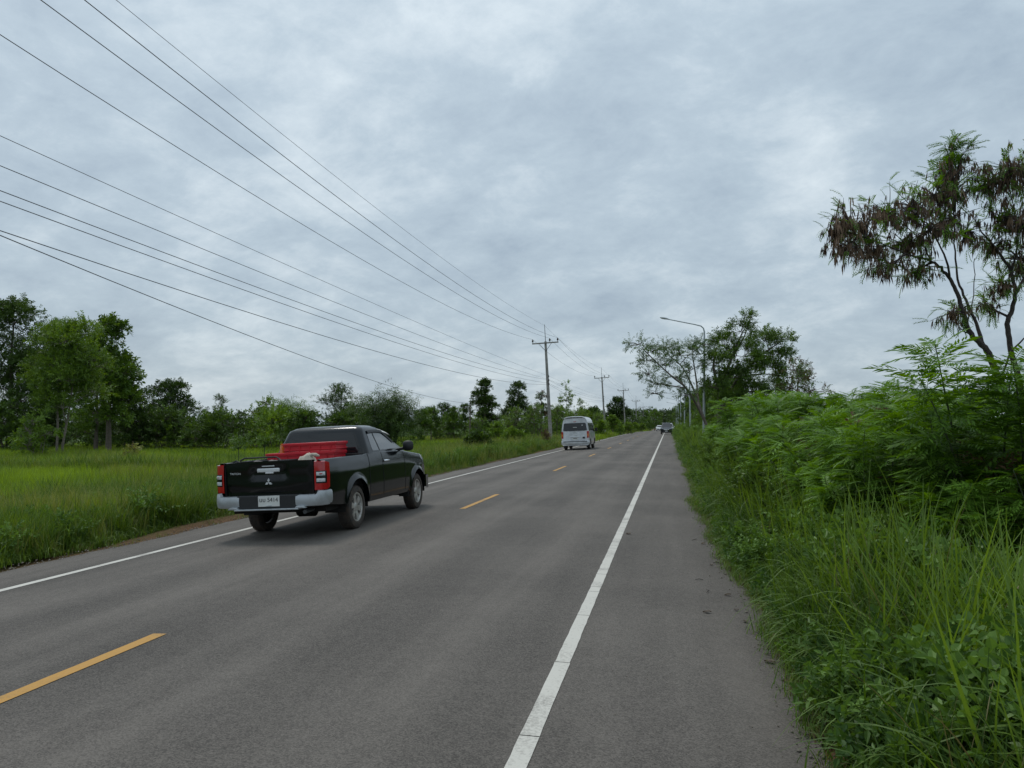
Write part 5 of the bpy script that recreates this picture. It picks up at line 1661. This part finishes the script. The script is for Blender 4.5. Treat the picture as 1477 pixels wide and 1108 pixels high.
pod_tree('dark twin-limbed tree hung with brown pods, its limbs reaching towards the road',
         [[(1462, 610, 0, .075), (1435, 526, 0, .065), (1421, 499, 0, .06), (1404, 482, 0, .052), (1394, 451, 0, .046), (1385, 420, 0, .04), (1376, 403, 0, .036), (1363, 386, 0, .030), (1349, 375, -.1, .026), (1315, 365, -.2, .018), (1277, 348, -.3, .011), (1240, 335, -.3, .007)],
          [(1421, 499, 0, .045), (1409, 461, .1, .032), (1396, 430, .2, .027), (1386, 395, .3, .022), (1383, 345, .3, .014), (1385, 300, .3, .009)],
          [(1376, 403, 0, .026), (1368, 365, -.3, .018), (1345, 320, -.4, .011), (1320, 300, -.5, .007)],
          [(1349, 375, 0, .018), (1330, 340, .3, .012), (1300, 315, .4, .008)],
          [(1404, 482, 0, .018), (1390, 476, -.1, .012), (1386, 470, -.1, .006)],
          [(1400, 460, 0, .014), (1410, 420, .2, .010), (1413, 370, .3, .007)]],
         [(1205, 332, -.3, 20, 26, .95), (1228, 312, -.2, 24, 26, .85), (1255, 318, -.2, 30, 28, .8), (1285, 300, .2, 34, 30, .7), (1320, 292, -.2, 34, 32, .65), (1352, 278, .1, 34, 34, .55), (1385, 250, .2, 30, 34, .5), (1395, 225, .3, 20, 20, .25), (1385, 205, .3, 10, 12, .0),
          (1225, 358, -.4, 30, 20, .85), (1262, 362, -.2, 30, 22, .75), (1305, 348, .3, 34, 22, .75), (1345, 330, -.3, 34, 28, .8), (1385, 310, .2, 30, 30, .75), (1290, 385, -.3, 26, 12, .7), (1330, 388, 0, 22, 14, .6), (1375, 452, .1, 22, 16, .7), (1407, 330, .3, 20, 26, .7)],
         501, 11.2, 1462, per=52)
pod_tree('crooked dark tree hung with brown pods rising behind the feathery bushes',
         [[(1490, 620, 0, .07), (1470, 545, 0, .062), (1460, 499, 0, .055), (1457, 468, 0, .052), (1464, 444, 0, .046), (1470, 423, 0, .042), (1466, 393, 0, .034), (1455, 372, 0, .03), (1438, 348, 0, .022), (1421, 327, 0, .014), (1410, 300, 0, .008)],
          [(1470, 423, 0, .034), (1485, 395, .2, .026), (1500, 350, .3, .02), (1515, 300, .3, .012)],
          [(1466, 393, 0, .022), (1475, 350, -.2, .016), (1472, 300, -.3, .010), (1465, 260, -.3, .007)],
          [(1440, 565, 0, .024), (1460, 510, -.2, .02), (1490, 480, -.3, .012)]],
         [(1440, 262, 0, 30, 34, .6), (1470, 240, -.2, 34, 36, .75), (1505, 250, .2, 38, 40, .7), (1450, 310, .1, 28, 28, .7), (1485, 320, -.2, 34, 34, .75), (1530, 310, .2, 40, 40, .7), (1440, 350, 0, 22, 18, .6), (1470, 370, .2, 26, 22, .6), (1510, 380, .2, 34, 30, .6), (1448, 410, 0, 18, 16, .5), (1425, 440, .1, 18, 14, .5), (1560, 280, 0, 40, 50, .6)],
         502, 11.6, 1490, per=52)

# --- feathery shrub thicket along the right verge ----------------------------------------
def feather_shrub(seed, h, w, n_stems, n_leaves, tm, name='feathery_shrub', lm='leaf_feather', size=(.8, 1.3), spray=.75):
    rg_ = np.random.default_rng(seed)
    root = empty(name); stems = []; fol = Foliage()
    for i in range(n_stems):
        a = i * 2.4 + rg_.uniform(-.5, .5); b = rg_.uniform(.1, 1) ** .7; hh = h * rg_.uniform(.55, 1.0) * (1 - .28 * b)
        p0 = np.array([rg_.normal(0, .12), rg_.normal(0, .12), -.15]); p1 = np.array([math.cos(a) * w * b, math.sin(a) * w * b, hh])
        pts = bez(p0, p1, .16, 9, rg_, .04); stems.append((pts, np.linspace(.016, .004, 9)))
        k = n_leaves // n_stems
        u = rg_.uniform(.12, 1.0, k) ** .75; idx = u * 8; i0 = np.minimum(idx.astype(int), 7)
        p = pts[i0] + (pts[i0 + 1] - pts[i0]) * (idx - i0)[:, None]
        az = rg_.uniform(0, 6.28, k); D = np.stack([np.cos(az), np.sin(az), rg_.uniform(-.1, .75, k) * (.4 + u)], 1)
        D += np.array([math.cos(a), math.sin(a), 0]) * .35
        tw = rg_.uniform(0, 1, k)[:, None] * w * .42 * (1.1 - u)[:, None]
        p = p + nrm(D) * tw
        for j in range(len(tm)):
            m = np.arange(k) % len(tm) == j
            fol.put(*tm[j], frames(D[m], rg_, .25) * rg_.uniform(size[0], size[1], m.sum())[:, None, None], p[m], rg_.uniform(-.05, .75, m.sum()) * .7 + .35 * u[m])
    V, F = tubes_np(stems, 5); raw_mesh('stems', V, F, None, ['stem_green'], root, smooth=True)
    fol.build('leaves', [lm], root)
    return root
FRS = [frond(20 + i, .24, 8, .090, .017, .35) for i in range(5)]
fproto = [feather_shrub(601 + k, 2.4, [1.0, .85, 1.15, .95][k], [11, 10, 13, 12][k], [1300, 1200, 1500, 1400][k], FRS) for k in range(4)]
used_f = set()
def put_shrub(protos_, used, k, X_, t_, s, rz, label, group, cat='shrub', sz=None):
    o = copy_tree(protos_[k]) if k in used else protos_[k]
    used.add(k)
    o.location = (X_, t_, gz(X_, t_)); o.scale = (s, s, sz or s); o.rotation_euler = (0, 0, rz)
    prop(o, label, cat, group)
    return o
FL = 'feathery bright green shrub in the dense thicket along the shoulder'
rg = random.Random(33)
spots = []
tcur = 6.6
# hand-set front plants, then the mass behind
for X_, t_, h_ in [(3.05, 8.3, 2.75), (3.9, 7.6, 2.35), (2.35, 9.4, 2.0), (3.6, 9.4, 2.45), (4.6, 8.8, 2.5), (2.3, 11.2, 1.95), (3.8, 11.4, 2.3), (2.05, 13.0, 1.8), (3.3, 13.4, 2.2), (4.9, 7.0, 2.3), (4.6, 12.0, 2.4), (5.6, 10.0, 2.5), (5.6, 8.2, 2.4), (2.1, 15.0, 1.85), (3.5, 15.6, 2.2), (2.2, 17.2, 1.9), (4.6, 16.0, 2.4), (3.2, 6.9, 1.7), (4.3, 6.2, 1.7), (2.6, 7.7, 1.45), (2.0, 10.3, 1.25), (1.9, 12.0, 1.2)]:
    spots.append((X_, t_, h_))
tt = 18.5
while tt < 64:
    for X_ in (2.55, 3.7, 5.0):
        spots.append((X_ + rg.uniform(-.35, .35) + (0.45 if tt > 30 else 0), tt + rg.uniform(-.5, .5), rg.uniform(1.9, 2.55)))
    tt += 1.75 if tt < 34 else 2.6
for k, (X_, t_, h_) in enumerate(spots):
    put_shrub(fproto, used_f, k % 4, X_, t_, h_ / 2.4 * float(np.interp(t_, [7, 9.5, 11, 22, 30, 60], [1.06, 1.06, 1.22, 1.25, .98, .82])), rg.uniform(0, 6.28),
              'tall feathery bright green shrub at the feet of the pod-bearing trees' if t_ < 10 else 'feathery bright green shrub behind the dark small-leaved bushes' if t_ < 18.2 else 'feathery green shrub in the thicket receding towards the street lamp',
              'feathery shrubs under the pod trees' if t_ < 10 else 'feathery shrubs behind the small-leaved bushes' if t_ < 18.2 else 'feathery shrubs towards the lamp')
# broad-leaved dark bushes in front of the feathery mass
LV_S = [sprig_oval(70 + i, 10, .070, .040, .20) for i in range(4)]
bproto = [feather_shrub(651 + k, 1.5, .7, 12, 620, LV_S, 'leafy_bush', 'leaf_mid', (.8, 1.4)) for k in range(2)]
used_b = set()
for k, (X_, t_, h_) in enumerate([(1.75, 11.4, 1.35), (1.55, 13.2, 1.25), (1.95, 12.5, 1.6), (1.6, 15.5, 1.3), (1.75, 18.5, 1.35), (1.5, 22, 1.2), (1.6, 27, 1.3), (1.5, 33, 1.2), (1.7, 40, 1.3), (1.6, 48, 1.3), (1.7, 58, 1.4), (1.9, 70, 1.6), (2.0, 82, 1.7), (2.0, 95, 1.6), (2.9, 75, 2.4), (3.1, 88, 2.4), (3.2, 102, 2.6), (3.3, 118, 2.6), (3.3, 136, 2.8)]):
    put_shrub(bproto, used_b, k % 2, X_, t_, h_ / 1.5, k * 1.7, 'dark small-leaved bush bordering the grass before the feathery thicket' if t_ < 60 else 'small-leaved bush in the verge beyond the overhanging tree', 'small-leaved bushes on the near verge' if t_ < 60 else 'bushes on the far verge', 'bush')
# other growth mixed into the thicket: broad-leaved bushes, half-dead bushes
for k, (X_, t_, h_) in enumerate([(2.75, 10.4, 1.75), (3.4, 12.3, 2.2), (2.6, 14.0, 1.9), (2.7, 16.2, 1.9), (2.5, 20, 2.0), (2.6, 24.5, 2.1), (4.1, 7.0, 1.5), (2.35, 8.5, 1.2)]):
    o = copy_tree(bproto[k % 2]); o.location = (X_, t_, gz(X_, t_)); s_ = h_ / 1.5; o.scale = (s_, s_, s_); o.rotation_euler = (0, 0, k * 2.1)
    prop(o, 'broad-leaved bush growing up among the feathery shrubs', 'bush', 'broad-leaved bushes in the feathery thicket')
dproto = feather_shrub(671, 1.9, .7, 9, 110, LV_S, 'dry_shrub', 'leaf_brown', (.6, 1.0))
for k, (X_, t_, h_) in enumerate([(2.9, 9.0, 1.9), (3.1, 11.9, 2.3), (2.3, 12.4, 1.7), (3.6, 7.9, 1.9), (2.5, 16.0, 2.1), (2.8, 21.5, 2.2), (3.2, 27, 2.4)]):
    o = dproto if k == 0 else copy_tree(dproto); o.location = (X_, t_, gz(X_, t_)); s_ = h_ / 1.7; o.scale = (s_, s_, s_); o.rotation_euler = (0, 0, k * 1.1)
    prop(o, 'half-dead brown shrub with bare stems inside the green thicket', 'shrub', 'half-dead shrubs in the thicket')
# low verge bushes on the far left side of the road beyond the minibus
for k, (px, Z, top, w) in enumerate([(905, 130, 611, 18), (893, 120, 610, 18), (915, 150, 611, 14), (925, 170, 612, 14), (868, 100, 608, 20)]):
    T('verge_bush', 'low green bush on the verge past the minibus', px, Z, top, w, K_BUSHL, 240, 700 + k, .0, 7, bush=True, cat='bush', group='low verge bushes past the minibus')
# ================================================================== grass (uncountable): scattered clumps
def blade_clump(name, mat, seed, n, h, spread, w, lean, seg=4, drymix=0.0):
    rg_ = np.random.default_rng(seed); V = []; F = []; Rn = []; mi = []
    for i in range(n):
        a = rg_.uniform(0, 6.28); b = np.array([rg_.normal(0, spread), rg_.normal(0, spread), -.03])
        L = h * rg_.uniform(.45, 1.1); ln = lean * rg_.uniform(.25, 1.5); ww = w * rg_.uniform(.7, 1.25)
        d = np.array([math.cos(a), math.sin(a), 0]); s = np.array([-math.sin(a), math.cos(a), 0])
        o = len(V); dry = rg_.uniform() < drymix; r_ = rg_.uniform(0, .8)
        th = 0.0; p = b.copy()
        for k in range(seg + 1):
            f = k / seg
            wd = ww * (1 - f ** 2.2) * .5 + .0006
            V.append(p + s * wd); V.append(p - s * wd); Rn += [r_, r_]
            th = ln * (f + .12) * 1.1
            p = p + (d * math.sin(th) + np.array([0, 0, math.cos(th)])) * L / seg
        for k in range(seg):
            F.append((o + 2 * k, o + 2 * k + 1, o + 2 * k + 3, o + 2 * k + 2)); mi.append(1 if dry else 0)
    o = raw_mesh(name, np.array(V), np.array(F), np.array(Rn), [mat, 'grass_dry'], None, midx=np.array(mi))
    COL.objects.unlink(o)
    return o
def leafy_clump(name, mat, seed, h, k, tm):
    rg_ = np.random.default_rng(seed); fol = Foliage()
    p = np.stack([rg_.normal(0, .10, k), rg_.normal(0, .10, k), rg_.uniform(.02, h, k)], 1)
    D = rg_.normal(size=(k, 3)) + np.array([0, 0, .5])
    for j in range(len(tm)):
        m = np.arange(k) % len(tm) == j
        fol.put(*tm[j], frames(D[m], rg_, .5), p[m], rg_.uniform(0, .9, m.sum()))
    o = fol.build(name, [mat], None); COL.objects.unlink(o)
    return o
def make_col(name, objs):
    c = bpy.data.collections.new(name)
    for i, o in enumerate(objs): o.name = 'clump_%02d' % i
    for i, o in enumerate(objs): c.objects.link(o)
    return c
def field_of(name, label, cat, colL, P, S_, I, Rz, tilt=.15, seed=0):
    rg_ = np.random.default_rng(seed)
    me = bpy.data.meshes.new(name)
    P = np.ascontiguousarray(P, np.float32)
    me.vertices.add(len(P)); me.vertices.foreach_set('co', P.ravel())
    a = me.attributes.new('scl', 'FLOAT_VECTOR', 'POINT'); a.data.foreach_set('vector', np.ascontiguousarray(S_, np.float32).ravel())
    a = me.attributes.new('idx', 'INT', 'POINT'); a.data.foreach_set('value', np.ascontiguousarray(I, np.int32))
    rot = np.stack([rg_.normal(0, tilt, len(P)), rg_.normal(0, tilt, len(P)), Rz], 1)
    a = me.attributes.new('rot', 'FLOAT_VECTOR', 'POINT'); a.data.foreach_set('vector', np.ascontiguousarray(rot, np.float32).ravel())
    ob = bpy.data.objects.new(name, me); COL.objects.link(ob)
    for o_ in colL.objects:
        for m in o_.data.materials:
            if m.name not in [x.name for x in me.materials]: me.materials.append(m)
    ng = bpy.data.node_groups.new(name + '_scatter', 'GeometryNodeTree')
    ng.interface.new_socket('Geometry', in_out='INPUT', socket_type='NodeSocketGeometry')
    ng.interface.new_socket('Geometry', in_out='OUTPUT', socket_type='NodeSocketGeometry')
    gi = N('NodeGroupInput', ng); go = N('NodeGroupOutput', ng)
    ip = N('GeometryNodeInstanceOnPoints', ng)
    ci = N('GeometryNodeCollectionInfo', ng)
    ci.inputs['Collection'].default_value = colL; ci.inputs['Separate Children'].default_value = True; ci.inputs['Reset Children'].default_value = True
    def attr(nm, ty):
        n = N('GeometryNodeInputNamedAttribute', ng); n.data_type = ty; n.inputs['Name'].default_value = nm; return n.outputs['Attribute']
    LK(gi.outputs[0], ip.inputs['Points'], ng); LK(ci.outputs[0], ip.inputs['Instance'], ng)
    ip.inputs['Pick Instance'].default_value = True
    LK(attr('idx', 'INT'), ip.inputs['Instance Index'], ng)
    r2 = N('FunctionNodeEulerToRotation', ng); LK(attr('rot', 'FLOAT_VECTOR'), r2.inputs[0], ng); LK(r2.outputs[0], ip.inputs['Rotation'], ng)
    LK(attr('scl', 'FLOAT_VECTOR'), ip.inputs['Scale'], ng)
    LK(ip.outputs[0], go.inputs[0], ng)
    md = ob.modifiers.new('scatter', 'NODES'); md.node_group = ng
    return prop(ob, label, cat, kind='stuff')

# names sort the collection: index follows this order
clumps = [
    blade_clump('grass_a0', 'grass_green', 1, 24, .72, .08, .014, 1.75, 8, 0),      # 0 tall arching
    blade_clump('grass_a1', 'grass_green', 2, 15, 1.10, .09, .019, 1.75, 8, 0),      # 1 taller
    blade_clump('grass_a2', 'grass_green', 3, 34, .34, .09, .010, 1.5, 5, .06),      # 2 short
    blade_clump('grass_a3', 'grass_green', 4, 30, .20, .10, .006, 1.3, 3, .45),      # 3 sparse dry edge
    blade_clump('grass_b0', 'grass_bright', 5, 34, .70, .11, .012, .55, 4, 0),       # 4 rice
    blade_clump('grass_b1', 'grass_bright', 6, 34, .55, .12, .012, .75, 4, 0),       # 5 rice
    blade_clump('grass_b2', 'grass_yellow', 7, 28, .75, .10, .009, .7, 4, .08),      # 6 seeding
    blade_clump('grass_b3', 'grass_green', 8, 32, .85, .12, .014, .7, 4, .02),       # 7 dark verge
    leafy_clump('weed_c0', 'weed', 9, .32, 16, LV_S),                                # 8 broadleaf weed
    leafy_clump('weed_c1', 'weed', 10, .50, 24, LV_S),                               # 9
    blade_clump('wide_d0', 'grass_bright', 11, 60, .60, .38, .030, .6, 3, 0),        # 10 far, coarse
    blade_clump('wide_d1', 'grass_yellow', 12, 54, .62, .38, .028, .6, 3, .05),      # 11
    blade_clump('wide_d2', 'grass_green', 13, 54, .70, .38, .030, .7, 3, .03),       # 12
    leafy_clump('weed_e0', 'leaf_feather', 14, .55, 14, FRS),                        # 13 feathery seedling
    blade_clump('stalks_f0', 'grass_dry', 15, 5, .95, .10, .006, 1.0, 6, 0),         # 14 dry seed stalks
    blade_clump('fold_g0', 'grass_green', 16, 18, .60, .10, .019, 2.3, 8, .04),      # 15 folded-over blades
]
gcol = make_col('grass_clumps', clumps)
rgn = np.random.default_rng(77)
def wave(X, T, seed):
    r_ = np.random.default_rng(seed); s = np.zeros_like(X)
    for k in range(6):
        a = r_.uniform(0, 6.28); f = r_.uniform(.25, 1.6); s += np.sin((X * math.cos(a) + T * math.sin(a)) * f + r_.uniform(0, 6.28))
    return s / 6
def gzv(X, T): return prof(X) + zl(T)
def in_view(X, T, m=1.12):
    Z = T * CY_ - X * SY_; Xc = T * SY_ + X * CY_
    return (Z > .8) & (np.abs(Xc / np.maximum(Z, .1)) < .665 * m + .6 / np.maximum(Z, .5))
# -- near verge on the right
can = place(1212, 4.0)
def right_grass():
    Ps = []; Ss = []; Is = []
    def add(n, x0, x1, t0, t1, fn):
        X = rgn.uniform(x0, x1, n); T_ = rgn.uniform(t0, t1, n)
        er = np.array([edge_r(t) for t in T_])
        d = X - er
        ok = in_view(X, T_, 1.3) & ((d > -.02) | ((T_ > 6.5) & (d > -.14) & (wave(X * 3, T_ * 3, 31) > .25)))
        X, T_, d = X[ok], T_[ok], d[ok]
        I, s = fn(X, T_, d)
        ok = I >= 0
        Ps.append(np.stack([X, T_, gzv(X, T_) - .01], 1)[ok]); Is.append(I[ok]); Ss.append(s[ok])
    def mixfn(X, T_, d):
        u = rgn.uniform(size=len(X)); wv = wave(X, T_, 5)
        I = np.full(len(X), 2)
        I[(d > .20)] = 0
        I[(d > .12) & (u < .15)] = 8
        I[(d > .55) & (u > .62)] = 1
        I[(d > .9) & (u < .08)] = 9
        I[(d > 1.2) & (u > .97)] = 13
        I[(d > .3) & (u > .30) & (u < .42)] = 15
        I[(d > .4) & (u > .425) & (u < .45)] = 14
        I[(d < .22) & (u > .55)] = 3
        I[(d < .10) & (u > .30)] = 3
        I[(d < .07) & (u < .25)] = -1
        w2 = wave(X * 2.2, T_ * 2.2, 21); q = rgn.uniform(size=len(X))
        pat = (w2 > .22) & (d > .18) & (q < .62)
        I[pat] = np.where(q[pat] < .30, 8, np.where(q[pat] < .40, 9, 15))
        thin = (w2 < -.30) & (q < .40); I[thin] = np.where(d[thin] < .6, 3, 2)
        I[np.hypot(X - can[0], T_ - can[1]) < .22] = -1
        I[(wv < -.38) & (d < .5)] = np.where(rgn.uniform(size=((wv < -.38) & (d < .5)).sum()) < .55, -1, 3)
        s = rgn.uniform(.7, 1.2, len(X)) * np.clip(.55 + d * .55, .55, 1.12) * (1 + .45 * wv + .15 * w2)
        return I, np.stack([s, s, s * rgn.uniform(.85, 1.15, len(X))], 1)
    add(9500, .4, 3.6, 2.6, 12, mixfn)
    add(5200, .4, 3.0, 12, 26, mixfn)
    add(3600, .35, 3.0, 26, 62, lambda X, T_, d: (lambda I, s: (I, s * 1.25))(*mixfn(X, T_, d)))
    add(1800, .4, 4.0, 62, 170, lambda X, T_, d: (lambda I, s: (I, s * 1.7))(*mixfn(X, T_, d)))
    add(900, 2.6, 5.5, 4, 9, mixfn)
    field_of('roadside_grass', 'tall arching green grass and weeds along the near shoulder', 'grass', gcol, np.concatenate(Ps), np.concatenate(Ss), np.concatenate(Is), rgn.uniform(0, 6.28, sum(len(p) for p in Ps)), .16, 1)
right_grass()
# -- verge and paddies on the left
def left_grass():
    Ps = []; Ss = []; Is = []
    def add(n, x0, x1, t0, t1, fn, pw=1.0):
        X = rgn.uniform(x0, x1, n); T_ = t0 + (t1 - t0) * rgn.uniform(0, 1, n) ** pw
        d = np.array([edge_l(t) for t in T_]) - X
        ok = in_view(X, T_, 1.15) & (d > .0)
        X, T_, d = X[ok], T_[ok], d[ok]
        I, s = fn(X, T_, d); ok = I >= 0
        Ps.append(np.stack([X, T_, gzv(X, T_) - .01], 1)[ok]); Is.append(I[ok]); Ss.append(s[ok])
    def verge(X, T_, d):
        u = rgn.uniform(size=len(X)); wv = wave(X, T_, 9)
        I = np.full(len(X), 0)
        I[u < .40] = 7; I[(u > .91)] = 6; I[(u > .70) & (u < .78)] = 9
        I[(d < .75) & (u < .8)] = 2; I[(d < .5) & (u < .65)] = 3
        I[(d < .35) & (u > .25)] = -1
        I[(d < .55 + .25 * wv) & (T_ < 13) & (u > .08)] = -1
        I[(d > 1.3) & (wv > .05)] = np.where(u[(d > 1.3) & (wv > .05)] < .4, 6, 5)
        I[(d > 1.4) & (wv < -.1)] = np.where(u[(d > 1.4) & (wv < -.1)] < .6, 7, 4)
        s = rgn.uniform(.75, 1.2, len(X)) * np.clip(.5 + d * .28, .5, 1.0) * (1 + .5 * wv)
        return I, np.stack([s, s, s], 1)
    add(15000, -15.5, -7.6, 6, 30, verge)
    add(9000, -15.5, -7.6, 30, 75, lambda X, T_, d: (lambda I, s: (I, s * 1.25))(*verge(X, T_, d)))
    def rice(X, T_, d):
        u = rgn.uniform(size=len(X)); wv = wave(X * .6, T_ * .6, 11)
        I = np.where(u < .5, 4, 5); I[(wv > .28) & (u > .45)] = 6; I[(wv < -.35) & (u > .6)] = 7
        s = rgn.uniform(.7, 1.25, len(X)) * (1 + .40 * wv)
        bund = (np.abs(X + 15.2 + .2 * np.sin(T_ * .4)) < .35) | (np.abs(T_ - 27 + .25 * (X + 15)) < .4)
        I[bund] = np.where(u[bund] < .6, 7, 6); s[bund] *= 1.3
        return I, np.stack([s * 1.15, s * 1.15, s], 1)
    add(22000, -42, -14.5, 10, 42, rice)
    def coarse(X, T_, d):
        u = rgn.uniform(size=len(X)); wv = wave(X * .4, T_ * .4, 13)
        I = np.where(u < .9, 10, 12); I[(wv > .3) & (u > .4)] = 11; I[(wv < -.3) & (u > .4)] = 12
        s = rgn.uniform(.7, 1.25, len(X)) * np.where(X > -15, 1.0, .85) * (1 + .35 * wv)
        return I, np.stack([s * 1.3, s * 1.3, s], 1)
    add(17000, -62, -14.5, 34, 78, coarse)
    add(6000, -40, -8, 60, 130, coarse)
    add(2500, -30, -8, 130, 330, lambda X, T_, d: (lambda I, s: (I, s * 1.6))(*coarse(X, T_, d)))
    field_of('field_grass', 'bright green paddy and long verge grass across the road', 'grass', gcol, np.concatenate(Ps), np.concatenate(Ss), np.concatenate(Is), rgn.uniform(0, 6.28, sum(len(p) for p in Ps)), .10, 2)
left_grass()

# -- loose stones and crumbs of asphalt along the broken pavement edges
def edge_gravel():
    r_ = np.random.default_rng(91); P = []; s = []
    n = 2600; T_ = 2.5 + 26 * r_.uniform(0, 1, n) ** 1.5; X = np.array([edge_r(t) for t in T_]) + r_.normal(.0, .075, n)
    P.append(np.stack([X, T_, gzv(X, T_)], 1)); s.append(r_.uniform(.003, .011, n) * r_.uniform(.6, 1.5, n))
    n = 1800; T_ = 6 + 34 * r_.uniform(0, 1, n); X = np.array([edge_l(t) for t in T_]) - np.abs(r_.normal(.0, .22, n)) + .06
    P.append(np.stack([X, T_, gzv(X, T_) - .005], 1)); s.append(r_.uniform(.006, .020, n))
    n = 500; T_ = 2.5 + 16 * r_.uniform(0, 1, n); X = r_.uniform(-.6, .6, n)
    P.append(np.stack([X, T_, gzv(X, T_)], 1)); s.append(r_.uniform(.002, .005, n))
    P = np.concatenate(P); s = np.concatenate(s)
    tv = np.array([(1, 0, 0), (-1, 0, 0), (0, 1, 0), (0, -1, 0), (0, 0, .8), (0, 0, -.6)], float)
    tf = np.array([(0, 2, 4), (2, 1, 4), (1, 3, 4), (3, 0, 4), (2, 0, 5), (1, 2, 5), (3, 1, 5), (0, 3, 5)])
    M_ = frames(r_.normal(size=(len(P), 3)) * np.array([1, 1, .2]), r_, .4) * (s[:, None] * r_.uniform(.6, 1.3, (len(P), 3)))[:, None, :]
    V, F = scatter(tv, tf, M_, P + np.stack([0 * s, 0 * s, s * .3], 1))
    prop(raw_mesh('edge_gravel', V, F, None, ['gravel']), 'loose grey-brown stones scattered along the pavement edges', 'gravel', kind='stuff')
simple('gravel', (0.17, 0.145, 0.115), 0.9, var=0.6, scale=3)
edge_gravel()
